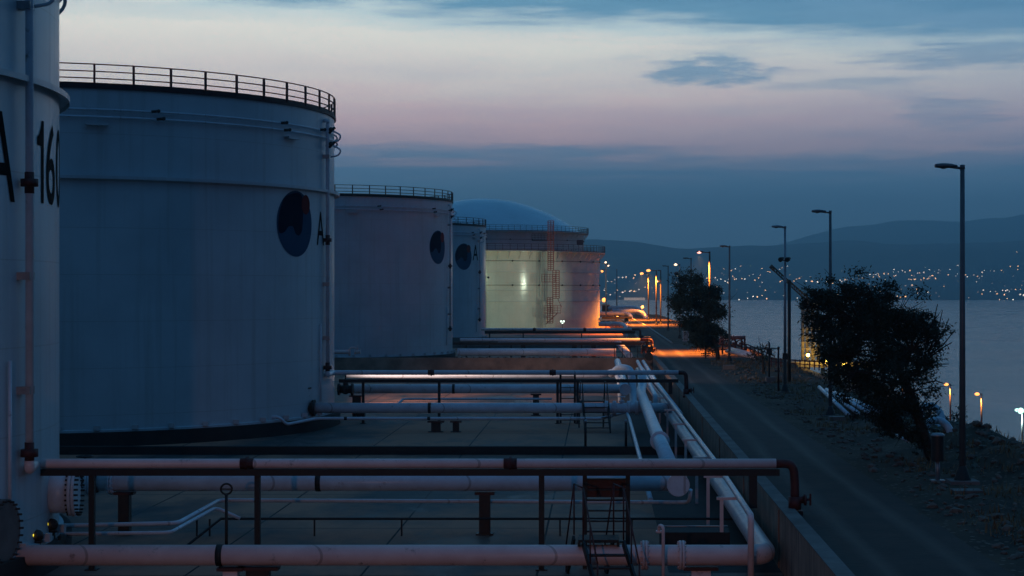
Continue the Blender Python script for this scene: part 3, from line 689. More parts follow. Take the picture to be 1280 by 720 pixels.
def rack(label, Y, x0, x1, zbeam, legs, h=.18, zb=-1.5, group='pipe racks', wallleg=None):
    T = empty('pipe_rack', (x0, Y, zb), label, 'pipe rack', group)
    MB().box(x0, x1, Y-.12, Y+.12, zbeam-h/2, zbeam+h/2).build('beam', M['black'], T)
    for X in legs: MB().box(X-.075, X+.075, Y-.075, Y+.075, zb, zbeam-h/2).box(X-.16, X+.16, Y-.16, Y+.16, zb, zb+.03).build('leg', M['black'], T)
    if wallleg: X, z = wallleg; MB().box(X-.11, X+.11, Y-.09, Y+.09, z, zbeam-h/2).build('leg', M['black'], T)
    return T
rack('black steel rack across the foreground carrying the rose foam pipe', 48, PX(38, 48), PX(974, 48), 1.165, [PX(x, 48) for x in (115, 322, 677)], wallleg=(PX(941, 48), .19))
def foam(label, Y, x0, x1, z, r, collars, m, wall_z=.19, elbow=True, endx=5.62, start=None):
    T = empty('foam_pipe', (x0, Y, z), label, 'pipe', 'foam pipes on the racks')
    MB().tube(fil((start or [])+[(x0, Y, z), (x1, Y, z)], .25), r, 18).build('pipe_run', M[m], T)
    for X in collars: MB().tube([(X-.18, Y, z), (X+.18, Y, z)], r*1.18, 18).tube([(X-.03, Y, z), (X+.03, Y, z)], r*1.5, 18).build('collar', M['rust'], T)
    if elbow:
        e = MB().tube(fil([(x1, Y, z), (endx-.05, Y, z), (endx, Y, z-.5), (endx, Y, .35)], .42), r*.92, 16).build('riser_elbow', M['rust'], T)
        MB().tube([(endx, Y, .15), (endx, Y, .5)], r*1.35, 14).tube([(endx, Y, .42), (endx+.24, Y-.05, .42)], r*.75, 12).tube([(endx+.24, Y-.05, .42), (endx+.30, Y-.05, .42)], r*1.2, 12).tube([(endx+.30, Y, .42), (endx+.42, Y, .42)], .035, 8).bar((endx+.42, Y, .26), (endx+.42, Y, .58), .05).box(endx-.2, endx+.2, Y-.2, Y+.2, 0, .12).build('hydrant_valve', M['rust'], e)
    return T
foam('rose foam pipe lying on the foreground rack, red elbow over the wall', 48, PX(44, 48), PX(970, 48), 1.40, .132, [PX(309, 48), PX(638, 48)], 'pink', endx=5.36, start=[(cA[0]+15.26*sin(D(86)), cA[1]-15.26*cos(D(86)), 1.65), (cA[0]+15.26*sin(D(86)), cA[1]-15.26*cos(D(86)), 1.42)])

# standpipe with a ring handle, goosenecks
T = empty('valve_key', (PX(283, 50), 50, -1.5), 'dark upright valve key with a ring handle behind the bottom pipe', 'valve')
MB().tube([(PX(283, 50), 50, -1.5), (PX(283, 50), 50, .35)], .045, 8).build('stem', M['dark'], T)
c0 = Vector((PX(283, 50), 50, .48)); MB().tube([c0+Vector((.15*cos(a), .04*cos(a), .15*sin(a))) for a in [2*pi*k/20 for k in range(20)]], .03, 6, closed=True).bar(c0-Vector((.15, 0, 0)), c0+Vector((.15, 0, 0)), .03).build('ring_handle', M['dark'], T)
T = empty('vent_gooseneck', (PX(828, 45), 45.3, -1.5), 'pale gooseneck vent pipe in front of the bottom pipe near its flanges', 'vent pipe')
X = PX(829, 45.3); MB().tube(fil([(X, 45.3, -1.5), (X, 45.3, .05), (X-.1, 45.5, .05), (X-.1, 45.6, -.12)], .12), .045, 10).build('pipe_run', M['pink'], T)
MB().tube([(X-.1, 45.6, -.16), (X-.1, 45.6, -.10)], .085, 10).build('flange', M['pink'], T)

def gate_valve(label, c, s, d=(1, 0, 0), wheel=True, m='dark', led=None, group='valves of the tank yard'):
    c = Vector(c); d = Vector(d).normalized(); w = Vector((0, 0, 1)); T = empty('gate_valve', c, label, 'valve', group)
    MB().tube([c-d*.55*s, c+d*.55*s], .30*s, 16).ball(c, .40*s, 2).tube([c, c+w*.75*s], .20*s, 12).tube([c+w*.62*s, c+w*.72*s], .30*s, 14).build('body', M[m], T)
    for k in (-1, 1): MB().tube([c+d*(.42*k)*s, c+d*(.58*k)*s], .46*s, 18).build('flange', M[m], T)
    if wheel:
        p = c+w*1.12*s; MB().tube([c+w*.7*s, p], .05*s, 8).build('stem', M[m], T)
        u = d; v = w.cross(d); hw = MB().tube([p+(u*cos(2*pi*k/18)+v*sin(2*pi*k/18))*.34*s for k in range(18)], .04*s, 6, closed=True)
        for k in range(3): a = pi*k/3; e = (u*cos(a)+v*sin(a))*.34*s; hw.bar(p-e, p+e, .04*s)
        hw.build('handwheel', M[m], T)
    else:
        p = c+w*.95*s; MB().ball(p, .34*s, 2, (1, 1, .9)).tube([p-v_(d)*.0, p+Vector((0, -.42*s, .05*s))], .17*s, 12).build('actuator', M[m], T)
    if led:
        p = c+w*.98*s+Vector((-.10*s, -.46*s, .03)); MB().box(p.x-.09*s, p.x+.09*s, p.y-.02, p.y+.02, p.z-.055*s, p.z+.055*s).build('status_display', led, T)
    return T
def v_(d): return Vector(d)
led = emit('yellow_display', (1, .78, .03), 1.3, False)
gate_valve('dark valve actuator with a lit yellow display at the foot of the leftmost tank', (PX(46, 47.5), 47.5, -1.02), .55, (1, 0, 0), False, led=led)
gate_valve('second dark valve actuator with yellow display, slightly higher and to the right', (PX(64, 49), 49, -.95), .58, (1, 0, 0), False, led=led)
gate_valve('dark flanged valve where the pale pipe leaves the leftmost tank', (PX(106, 55), 55, .13), .72, (1, 0, 0), True)

def stairs(label, cx, Y, w, z0, ztop, run, depth, m='black', rm='rust', skew=0.0, rh=1.0):
    """step-over: platform at ztop, flight down towards the camera, flight down behind"""
    T = empty('step_over_stairs', (cx, Y, z0), label, 'stairs', 'step-over stairs')
    sx = lambda y: cx+skew*(Y-y)
    y0, y1 = Y-depth/2, Y+depth/2
    MB().box(sx(Y)-w/2, sx(Y)+w/2, y0, y1, ztop-.06, ztop).box(sx(Y)-w/2-.02, sx(Y)-w/2+.05, y0, y1, ztop-.18, ztop-.061).box(sx(Y)+w/2-.05, sx(Y)+w/2+.02, y0, y1, ztop-.18, ztop-.061).build('platform', M[m], T)
    for s in (-1, 1):
        MB().bar((sx(y0)+s*w/2, y0, ztop-.08), (sx(y0-run)+s*w/2, y0-run, z0), .06, .20).build('stringer', M[m], T)
        MB().bar((sx(y1)+s*w/2, y1, ztop-.08), (sx(y1+run*.5)+s*w/2, y1+run*.5, z0), .06, .16).build('stringer', M[m], T)
        h = MB(); top = ztop+rh
        a, b_ = Vector((sx(y1)+s*w/2, y1, top)), Vector((sx(y0)+s*w/2, y0, top)); h.tube([a, b_], .022, 8)
        e1, e2 = Vector((sx(y0-run)+s*w/2, y0-run, z0+.75)), Vector((sx(y1+run*.6)+s*w/2, y1+run*.6, z0+.75)); h.tube([b_, e1], .022, 8); h.tube([a, e2], .022, 8)
        for p, zf in ((a, ztop), (b_, ztop), (e1, z0), (e2, z0)): h.tube([p, (p.x, p.y, zf)], .022, 8)
        mid = (b_+e1)/2; h.tube([mid, (mid.x, mid.y, (ztop+z0)/2)], .02, 8)
        h.build('handrail', M[rm], T)
    n = max(3, int((ztop-z0)/.24))
    for k in range(1, n):
        t_ = k/n; y = y0-run*t_; z = ztop-.08-(ztop-.08-z0)*t_; MB().box(sx(y)-w/2+.03, sx(y)+w/2-.03, y-.12, y+.12, z-.02, z+.025).build('tread', M[m], T)
    return T
stairs('black step-over stairs with rusty handrails astride the bottom pipe', PX(752, 46)-.08, 46.2, 1.05, -1.5, -.36, 1.5, 1.0, skew=.25, rh=1.35)
def ladder_frame(label, x0, x1, Y, z0, z1, n, panel=None):
    T = empty('rack_ladder', ((x0+x1)/2, Y, z0), label, 'ladder', 'ladder frames on the racks')
    for X in (x0, x1): MB().box(X-.06, X+.06, Y-.05, Y+.05, z0, z1).build('stile', M['black'], T)
    for k in range(n): z = z0+(z1-z0)*(k+.6)/n; MB().box(x0+.061, x1-.061, Y-.10, Y+.10, z-.022, z+.022).build('rung', M['black'], T)
    if panel: MB().box(x0+.06, x1-.06, Y+.06, Y+.09, panel[0], panel[1]).build('back_panel', M['rust'], T)
ladder_frame('black ladder frame with a rusty panel hanging below the foreground rack', PX(731, 48), PX(785, 48), 48.2, -1.5, 1.07, 9, (.45, .95))

# --- second yard (round the second tank)
Y1 = 96
pipeline('thick bluish pipe leaving the second tank across the yard to the wall',
    [(-15.75, Y1, -.27), (4.0, Y1, -.27)], .28, 'pipe', .5, bands=[((PX(537, Y1), Y1, -.27), (1, 0, 0))], flanges=[((PX(x, Y1), Y1, -.27), (1, 0, 0)) for x in (758, 768, 786, 796, 812)], seg=20)
gate_valve('dark gate valve with handwheel against the foot of the second tank', (PX(381, Y1), Y1, -.27), .98, (1, 0, 0), True)
gate_valve('bluish valve set between flanges on the thick pipe in front of the second stairs', (PX(777, Y1), Y1-.05, -.27), .55, (1, 0, 0), True, m='pipe')
p_ = [(PX(316, 93.0), 92.9, -.62), (PX(334, 92.6), 92.6, -.52), (PX(350, 92.6), 92.6, -.52), (PX(357, 93), 93, -.95), (PX(392, 95), 95, -.80), (PX(400, 95), 95, -.77), (PX(752, 95), 95, -.77), (PX(783, 97.5), 97.5, -.58), (1.62, 92, -.55), (1.66, 70, -.55), (1.66, 56, -.55)]
pipeline('thin bluish pipe from the second tank, bending towards the camera at the far right', p_, .085, 'pipe', .4, bands=[((PX(432, 95), 95, -.77), (1, 0, 0)), ((PX(536, 95), 95, -.77), (1, 0, 0))])
gate_valve('small pale valve on the thin pipe at the foot of the second tank', (PX(334, 92.6), 92.5, -.5), .26, (1, 0, 0), True, m='tank2')
MB_ = saddle(PX(545, 95), 95, -.88, 'dark stub post under the thin bluish pipe, left of the pair', .5); saddle(PX(570, 95), 95, -.88, 'dark stub post under the thin bluish pipe, right of the pair', .34)
YB = 101
rack('black steel rack beside the second tank, carrying a bluish foam pipe', YB, PX(424, YB), PX(848, YB), .955, [PX(x, YB) for x in (454, 549, 697, 722)], h=.2, wallleg=(PX(838, YB), .19))
foam('bluish foam pipe lying on the rack beside the second tank', YB, PX(416, YB), PX(848, YB), 1.43, .135, [PX(539, YB), PX(691, YB)], 'pipe', endx=5.05, start=[(cB[0]+15.22*sin(D(82.5)), cB[1]-15.22*cos(D(82.5)), 1.65), (cB[0]+15.22*sin(D(82.5)), cB[1]-15.22*cos(D(82.5)), 1.44)])
pipeline('rose-lit pipe just beyond the second rack, bending down at its right end',
    [(PX(432, 119), 119, .38), (PX(752, 119), 119, .38), (PX(766, 119), 119, .75), (PX(774, 118), 118, .3), (PX(776, 117.5), 117.5, -1.4)], .17, 'pipe', .6)
pipeline('thick white elbow pipe rising beside the rose-lit pipe and dropping to the floor',
    [(PX(764, 116), 116.5, .6), (PX(775, 115), 115.5, 1.12), (PX(789, 114), 114, 1.0), (PX(791, 113.5), 113.5, -.1), (PX(792, 113), 112.5, -.9), (PX(790, 112), 111, -1.45)], .25, 'pipe', .8)
pipeline('thick bluish pipe behind the second rack with a round cap on its end', [(-15.2, 107.6, .13), (1.70, 107.6, .13)], .275, 'pipe', .5, bands=[((PX(567, 107.6), 107.6, .13), (1, 0, 0))], seg=20)
pipeline('short bluish header with a bolted round cap, behind the second rack', [(1.62, 106.9, .13), (1.62, 114, .13), (1.62, 150, .1)], .275, 'pipe', .5, cap=((1.62, 106.9, .13), (0, -1, 0)), seg=20)
pipeline('thin bluish pipe with a kink low behind the second rack', [(PX(494, 104), 104, -.72), (PX(504, 107), 107, -.45), (PX(690, 107), 107, -.45)], .07, 'pipe', .3)
saddle(PX(670, 107.6), 107.6, -.15, 'dark stub post under the bluish pipe behind the second rack', .36)
saddle(PX(446, 106), 106, -.15, 'dark stub post beside the second tank under the bluish pipe', .5)
gate_valve('dark valve between the second tank and the bluish pipe of its rack', (PX(432, 106), 106, .20), .8, (1, 0, 0), True)
gate_valve('dark actuator with tiny yellow display behind the thick pipe of the second tank', (PX(450, 102), 102, -1.0), .5, (1, 0, 0), False, led=led)
pipeline('left slim white pipe of the pair coming over the brown cross wall', [(PX(797, 158), 158, -.2), (PX(797, 156), 156, -.15), (PX(812, 118), 118, -.1), (PX(819, 104), 104, -.1), (PX(819, 104), 103.6, -1.45)], .15, 'pipe', .3)
pipeline('right slim white pipe of the pair coming over the brown cross wall', [(PX(804, 158), 158, -.2), (PX(804, 156), 156, -.12), (PX(822, 116), 116, -.05), (PX(850, 88), 88, -.05)], .15, 'pipe', .3)
stairs('black step-over stairs in front of the second rack', PX(742, 97), 96.6, 1.35, -1.5, .12, 1.7, 1.2, rm='black', skew=.1)
ladder_frame('black ladder frame below the second rack behind its stairs', PX(697, YB)+.16, PX(722, YB)-.16, 101.3, -1.5, 1.3, 9)
for xp, w_ in ((732, 'left'), (782, 'right')):
    X = PX(xp, 83); T = empty('marker_post', (X, 83, -1.5), f'slim black marker post with pale tip on the low upstand, {w_} of the two', 'post', 'marker posts')
    MB().tube([(X, 82, -1.12), (X, 82, -.02)], .06, 8).build('shaft', M['black'], T); MB().ball((X, 82, .04), .085, 2).build('tip', M['galv'], T)

# --- far yards
rack('black rack with pipe in front of the third tank, right below the broad lit tank', 172, PX(566, 172), PX(806, 172), .98, [PX(x, 172) for x in (583, 612, 639, 727)], h=.26)
foam('pale foam pipe on the rack in front of the third tank', 172, PX(575, 172), PX(800, 172), 1.35, .16, [], 'pipe', endx=5.25)
rack('black rack in front of the fourth tank, farthest of the four', 222, PX(606, 222), PX(794, 222), .92, [PX(x, 222) for x in (612, 654, 727)], h=.36)
foam('pale foam pipe on the farthest rack', 222, PX(601, 222), PX(790, 222), 1.28, .16, [PX(668, 222), PX(731, 222)], 'pipe', endx=5.3)
pipeline('white pipe behind the third rack with an elbow turning to the camera', [(PX(622, 190), 190, .7), (PX(771, 190), 190, .72), (PX(787, 164), 164, .05)], .32, 'pipe', .9)
pipeline('thick pale pipe low behind the cross wall, left of the white elbow', [(PX(572, 168), 168, .28), (PX(770, 168), 168, .28)], .36, 'pipe', .9)
for xp in (654, 718, 742): saddle(PX(xp, 190), 190, .45, 'dark stub post under the white elbow pipe beyond the cross wall', .5)
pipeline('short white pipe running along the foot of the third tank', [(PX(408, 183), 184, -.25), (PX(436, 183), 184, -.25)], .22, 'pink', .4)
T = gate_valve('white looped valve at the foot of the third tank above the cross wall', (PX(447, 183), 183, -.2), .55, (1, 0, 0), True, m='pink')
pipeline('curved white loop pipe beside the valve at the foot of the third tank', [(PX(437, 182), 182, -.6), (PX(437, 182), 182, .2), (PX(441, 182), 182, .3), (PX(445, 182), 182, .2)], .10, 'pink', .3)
gate_valve('dark hydrant valve cluster at the right end of the third rack', (PX(809, 170), 170, .55), 1.0, (1, 0, 0), True)
gate_valve('small dark valve on the cross wall beside the road', (PX(812, 150), 152, .45), .75, (0, 1, 0), True)
T = empty('wall_railing', (3.5, 161, .02), 'small black railing on the brown cross wall beside the road', 'railing')
b_ = MB()
for xp in (768, 778, 788, 797, 805): X = PX(xp, 161); b_.bar((X, 161, .02), (X, 161, 1.05), .06)
b_.build('stanchions', M['black'], T); MB().bar((PX(768, 161), 161, 1.05), (PX(806, 161), 161, 1.05), .06).bar((PX(768, 161), 161, .55), (PX(806, 161), 161, .55), .05).build('rails', M['black'], T)

# ------------------------------------------------------------------ STREET LAMPS
def street_lamp(label, X, Y, z0, top, arm, r=.085, lens=None, glow=1.0, m='polegrey', base=True, head=.70, light=None, col=(1, .45, .12), boxes=(), cone=146):
    T = empty('street_lamp', (X, Y, z0), label, 'street lamp', 'street lamps along the road and quay')
    MB().tube([(X, Y, z0), (X, Y, z0+.5*(top-z0)), (X, Y, top)], r, 12, radii=[r*1.1, r*.9, r*.72]).build('pole', M[m], T)
    MB().tube([(X+.06, Y, top-.10), (X-arm+head*.55, Y, top-.03)], r*.42, 8).tube([(X, Y, top-.12), (X, Y, top+.02)], r*.80, 10).build('arm', M[m], T)
    hx = X-arm; hd = MB(); n = 9; pts = []; rad = []
    for k in range(n):
        t_ = k/(n-1); pts.append((hx+head*t_, Y, top-.02)); rad.append(.03+.125*sin(pi*min(1, (t_*.78+.18)))**.8)
    hd.tube(pts, .1, 12, radii=rad)
    for v in hd.bm.verts: v.co.z = top-.02+(v.co.z-top+.02)*(.62 if v.co.z > top-.02 else .42)
    h = hd.build('lamp_head', M[m], T)
    lm = lens or dead_lens
    MB().ball((hx+head*.38, Y, top-.055), .115*glow if lens else .10, 2, (1.3, 1, .55 if glow == 1 else .8)).build('lens', lm, h)
    if base:
        MB().lathe([(.29, z0-.02), (.27, z0+.06), (r*1.35, z0+.46), (r*1.05, z0+.5)], (X, Y), 14).build('boot', M['black'], T)
        MB().box(X-.45, X+.45, Y-.45, Y+.45, z0-.3, z0+.05).build('footing', M['conc'], T)
    for zz_ in boxes: MB().box(X-.16, X+.16, Y-.26, Y-.02, zz_-.18, zz_+.18).build('control_box', M['dark'], T)
    if light:
        ld = bpy.data.lights.new('lamp_light', 'SPOT'); ld.energy = light; ld.color = col; ld.spot_size = radians(cone); ld.spot_blend = 1; ld.shadow_soft_size = .12
        lo = bpy.data.objects.new('lamp_light', ld); COL.objects.link(lo); lo.parent = T; lo.location = (hx+head*.38-X, 0, top-.18-.115*glow-z0)
    return T
sod = (1, .27, .028)
street_lamp('tallest street lamp on the right, unlit, dark pole beside the cylinder post', PX(1203, 55.3), 55.3, .12, 10.05, .86, r=.10)
street_lamp('unlit street lamp rising through the left side of the windswept tree', 11.28, 85.6, .02, 10.0, .90, r=.09)
street_lamp('unlit street lamp with floodlight bracket, standing left of the windswept tree', 11.22, 105.8, .02, 10.0, .80, r=.095, m='galv', boxes=(2.2,))
street_lamp('unlit street lamp right beside the dense small tree', 11.3, 151.7, 0, 10.0, .85, r=.10)
street_lamp('street lamp behind the dense small tree, its head glowing dim rose', 11.0, 174, 0, 10.0, 1.3, r=.11, lens=lit_pink, m='dark', glow=1.5, light=60000, cone=112, col=sod)
street_lamp('unlit dark street lamp between the rose-glowing lamp and the floodlight lamp', 10.9, 207, 0, 10.0, .95, r=.10)
street_lamp('street lamp with a weak lamp head and a bright greenish floodlight below it', 10.5, 227, 0, 9.6, .8, r=.11, lens=lit_warm, glow=1.6, m='galv', boxes=(4.5,))
street_lamp('unlit street lamp with a dark box on its pole, between two lit ones', 10.7, 270, 0, 10.0, .9, r=.12, boxes=(5, 2.6))
street_lamp('lit orange street lamp, brightest of the far row', 10.5, 319, 0, 9.9, 1.7, r=.13, lens=lit_sodium, m='dark', glow=2.6, light=80000, col=sod, boxes=(3.1,))
street_lamp('grey lit pole just right of the brightest orange lamp', 11.4, 322, 0, 9.9, .6, r=.13, m='dark')
street_lamp('lit orange street lamp at the far end of the road', 10.6, 372, 0, 9.9, 1.7, r=.14, lens=lit_sodium, m='dark', glow=2.6, light=80000, col=sod)
# fittings on the lamps
o = empty('floodlight', (11.2, 105.5, 8), 'pair of small dark floodlights on a bracket, on the pole left of the windswept tree', 'floodlight', 'floodlights')
MB().box(11.0, 11.5, 105.55, 105.68, 7.92, 7.98).build('bracket', M['dark'], o)
for dx_ in (-.12, .28): MB().tube([(11.2+dx_, 105.6, 8.08), (11.2+dx_-.2, 105.3, 7.98)], .13, 10, radii=[.08, .15]).build('reflector', M['dark'], o)
def flood(label, p, tgt, energy, col, em, size=.4, spot=70):
    p = Vector(p); d = (Vector(tgt)-p).normalized(); T = empty('floodlight', p, label, 'floodlight', 'floodlights')
    MB().tube([p-d*.30, p+d*.05], .2, 12, radii=[.1, size*.55]).build('reflector', M['dark'], T)
    MB().ball(p+d*.08, size*.5, 2, (1, 1, 1)).build('lens', em, T)
    ld = bpy.data.lights.new('flood_light', 'SPOT'); ld.energy = energy; ld.color = col; ld.spot_size = radians(spot); ld.spot_blend = .6; ld.shadow_soft_size = .3
    lo = bpy.data.objects.new('flood_light', ld); COL.objects.link(lo); lo.parent = T; lo.location = d*.45; lo.rotation_euler = d.to_track_quat('-Z', 'Y').to_euler()
    return T
flood('bright greenish white floodlight on the lamp pole behind the dense small tree', (10.1, 226.8, 8.35), (-10, 320, 2), 1500, (.80, 1, .72), lit_green, .55, 50)
flood('pale green floodlight assumed on the grey pole beside the brightest orange lamp', (11.0, 321.6, 7.9), (-15.5, 347.6, 6), 6500, (.85, 1, .74), lit_green, .4, 44)  # floodlight added here, assumed from the pale green highlight on the broad tank
# unseen mast assumed behind the fourth tank, added to wash the broad tank
T = empty('floodlight_mast', (-20.6, 318, -1.7), 'unseen lattice mast assumed in the gap between fourth tank and lit tank, carrying the assumed green floodlight', 'mast')
b_ = MB()
for a in (0, 1, 2, 3): b_.bar((-20.6+.3*(a % 2), 318+.3*(a//2), -1.7), (-20.6+.3*(a % 2), 318+.3*(a//2), 9), .06)
b_.build('lattice', M['galv'], T)
flood('unseen green floodlight assumed on the added mast beside the broad lit tank', (-19.9, 318, 8.6), (-22.5, 347, 0), 4600, (.76, 1, .56), lit_green, .4, 120)  # unseen lamp added here, assumed from the green wash on the broad tank
T = empty('floodlight_mast', (-18.9, 112.6, -1.5), 'unseen slim mast assumed behind the second white tank, carrying the assumed warm floodlight', 'mast')  # mast added out of view to hold the assumed warm floodlight
MB().tube([(-18.9, 112.6, -1.5), (-18.9, 112.6, 6.5)], .10, 8).build('pole', M['galv'], T); MB().bar((-19.2, 112.6, 6.4), (-18.5, 112.6, 6.4), .1).build('crossarm', M['galv'], T)
flood('unseen warm floodlight assumed on the added mast behind the second white tank', (-18.5, 112.4, 6.4), (5, 137, -2), 9000, (1, .72, .62), lit_warm, .4, 88)  # unseen lamp added here, assumed from the warm light on pipes and ground
T = empty('floodlight_mast', (-8, -7, -1.5), 'unseen mast behind the camera, carrying the added warm floodlight', 'mast')  # mast and floodlight added out of view to warm the nearest pipes
MB().tube([(-8, -7, -1.5), (-8, -7, 6.3)], .10, 8).build('pole', M['galv'], T); MB().bar((-8.5, -7, 6.2), (-7.5, -7, 6.2), .1).build('crossarm', M['galv'], T)
flood('unseen warm floodlight behind the camera, added to light the nearest pipes', (-8, -6.6, 6.4), (-3, 50, -1.5), 4300, (1, .50, .36), lit_warm, .4, 38)
# mast with floodlights at the right flank of the lit tank
T = empty('floodlight_mast', (PX(757, 352), 352, -1.7), 'slim mast with floodlights at the right flank of the broad lit tank', 'mast')
X = PX(757.5, 352); MB().tube([(X, 352, -1.7), (X, 352, 12.3)], .14, 8).build('pole', M['galv'], T); MB().bar((X-.9, 352, 11.6), (X+.5, 352, 11.6), .12).bar((X-.9, 352, 10.4), (X+.5, 352, 10.4), .1).build('crossarm', M['galv'], T)
flood('orange floodlight low on the slim mast by the broad tank', (X-.75, 351.7, 10.2), (X-4, 347, 0), 700, sod, lit_sodium, .55, 100)
flood('white floodlight at the top of the slim mast', (X-.1, 351.6, 11.9), (X+6, 330, 0), 1200, (1, .9, .7), lit_warm, .4, 100)
flood('white floodlight on the crossarm of the slim mast', (X+.4, 351.6, 11.3), (X+8, 350, 0), 1200, (1, .85, .6), lit_warm, .4, 100)
o = empty('bulkhead_light', (PX(702, 340), 341, -.3), 'tiny greenish light on a post at the foot of the broad lit tank', 'lamp')
X = PX(703, 341); MB().bar((X, 341, -1.7), (X, 341, .05), .10).build('post', M['dark'], o); MB().ball((X-.25, 341, .25), .17, 2).ball((X+.25, 341, .25), .17, 2).ball((X, 341, -.1), .12, 2).build('bulb', lit_cool, o)

# slim poles without heads
for xp, Y, top, lab, mm in ((771, 420, 337, 'bare slim pole right of the broad lit tank, against the water', 'galv'), (986.5, 118, 352, 'thick dark bare pole directly behind the lamp with the bracket', 'dark')):
    X = PX(xp, Y); zt = P(xp, top, Y).z; T = empty('bare_pole', (X, Y, 0), lab, 'pole')
    MB().tube([(X, Y, -.4), (X, Y, zt)], .12, 10).build('shaft', M[mm], T); MB().ball((X, Y, zt), .14, 2).build('cap', M[mm], T)
# quay lamps far below
for xp, yl, Y, lab, k in ((1227, 492, 230, 'lit orange quay lamp, second from the right above the water', 0), (1188, 480, 250, 'lit orange quay lamp left of the tall dark lamp pole', 0), (1129, 469, 291, 'lit orange quay lamp glimpsed through the windswept tree', 0), (1278, 512, 209, 'brilliant white-green quay lamp at the right edge of the photo', 1)):
    X = PX(xp, Y); z = P(xp, yl, Y).z
    street_lamp(lab, X, Y, -12.6, z, .85, r=.13, lens=lit_green if k else lit_sodium, glow=2.2, base=False, light=3000 if k else 3000, col=(.75, 1, .9) if k else sod, m='galv')
    if k:
        flood('brilliant white-green floodlight clamped to the rightmost quay lamp', (X-.3, Y-.4, z-.1), (X-4, Y-30, -12), 900, (.7, 1, .88), lit_green, .75, 100)

# ------------------------------------------------------------------ ROADSIDE THINGS
X = PX(1172, 56); z = ground_h(X, 56)
T = empty('cabinet_post', (X, 56, z), 'dark cylinder cabinet with a pale lid on a short post, left of the tallest lamp', 'cabinet')
MB().tube([(X, 56, z-.05), (X, 56, .85)], .075, 10).box(X-.22, X+.22, 55.8, 56.2, z-.1, z+.06).build('post', M['galv'], T)
MB().lathe([(.0, .70), (.20, .70), (.20, 1.50), (.0, 1.50)], (X, 56), 20).build('cylinder', M['dark'], T)
MB().lathe([(.0, 1.60), (.17, 1.585), (.23, 1.53), (.23, 1.50), (0, 1.5)], (X, 56), 20).build('lid', M['galv'], T)
X = PX(973, 106); T = empty('hydrant_post', (X, 106, 0), 'thin rust red standpipe beside the lamp with the bracket', 'standpipe')
MB().tube([(X, 106, -.1), (X, 106, 2.65)], .06, 8).build('pipe_run', M['rust'], T); MB().box(X-.2, X+.2, 105.8, 106.2, -.05, .06).build('footing', M['conc'], T); MB().tube([(X-.22, 106, 1.3), (X+.1, 106, 1.3)], .05, 8).ball((X, 106, 2.68), .09, 2).build('outlet', M['rust'], T)
X = PX(961.5, 117); T = empty('sign_post', (X, 117, 0), 'dark post on a pale concrete block, left of the red standpipe', 'post')
MB().box(X-.22, X+.36, 116.7, 117.3, -.1, .40).build('block', M['conc'], T); MB().tube([(X, 117, .4), (X, 117, 2.7)], .06, 8).build('shaft', M['black'], T); MB().box(X-.18, X+.18, 116.9, 117.1, 1.9, 2.3).build('junction_box', M['dark'], T)
X = PX(882, 160); T = empty('sign_post', (X, 160, 0), 'low dark post with a crossbar in the orange light pool by the small tree', 'post')
MB().bar((X, 160, 0), (X, 160, 1.25), .14).build('shaft', M['black'], T); MB().bar((X-.45, 160, .42), (X+.45, 160, .42), .10).bar((X-.4, 160, .25), (X+.4, 160, .25), .07).build('crossbar', M['black'], T)
X = PX(857, 214); T = empty('utility_cabinet', (X, 214, 0), 'small pale blue cabinet beside the kerb near the far lamps', 'cabinet')
MB().box(X-.35, X+.35, 213.7, 214.3, 0, 1.2).box(X-.4, X+.4, 213.65, 214.35, 1.201, 1.26).build('housing', M['pipe'], T); MB().box(X-.28, X+.28, 213.67, 213.695, .12, 1.1).build('door', M['galv'], T)
o = MB().box(PX(1190, 53), PX(1226, 53), 52.6, 53.3, -.1, .13); setp(o.build('concrete_block', M['conc'], None, (PX(1208, 53), 53, 0)), 'low weathered concrete block in front of the tallest lamp', 'block')
o = MB().box(PX(904, 137), PX(918, 137), 136.6, 137.3, -.1, .35); setp(o.build('concrete_block', M['conc'], None, (PX(911, 137), 137, 0)), 'pale concrete block on the verge beside the lamp by the dense small tree', 'block')
o = MB().box(PX(1036, 83), PX(1056, 83), 82.6, 83.3, -.1, .2); setp(o.build('concrete_block', M['conc'], None, (PX(1046, 83), 83, 0)), 'low concrete block at the foot of the lamp in the windswept tree', 'block')

# bundle of pale pipes sliding down the bank behind the windswept tree
for i, dx_ in enumerate((0, .5, 1.0, 1.5)):
    p0 = P(1024+i*9, 484+i*3, 97-i*1.5); p1 = P(1062+i*14, 520-i*1, 85)
    pipeline(['leftmost pale pipe of the bundle on the bank below the windswept tree', 'second pale pipe of the bundle on the bank below the windswept tree', 'third pale pipe of the bundle on the bank below the windswept tree', 'rightmost pale pipe of the bundle on the bank below the windswept tree'][i], [p0, p1], .10, 'pipe', .3, group='pipe bundle on the bank')
for cxp, cyp, Y, r_, lab in ((1163, 522, 72, .46, 'upper bluish pipe bend lying on the bank beside the windswept tree'), (1172, 542, 68, .50, 'lower bluish pipe bend lying on the bank behind the cylinder cabinet')):
    c0 = P(cxp, cyp, Y)
    pts = [c0+Vector((r_*cos(a), .25*sin(a), r_*sin(a))) for a in [radians(-60+k*20) for k in range(13)]]
    T = empty('pipe_bend', c0, lab, 'pipe bend', 'pipe bends on the bank'); MB().tube(pts, .15, 14).build('bend', M['pipe'], T)
    for q_, q2 in ((pts[0], pts[1]), (pts[-1], pts[-2])): d = (q2-q_).normalized(); MB().tube([q_-d*.03, q_+d*.05], .21, 16).build('flange', M['pipe'], T)
X0 = P(1103, 538, 70); pipeline('short pale pipe lying on the ground under the windswept tree', [P(1120, 543, 67), P(1135, 552, 66)], .05, 'pipe', .1)

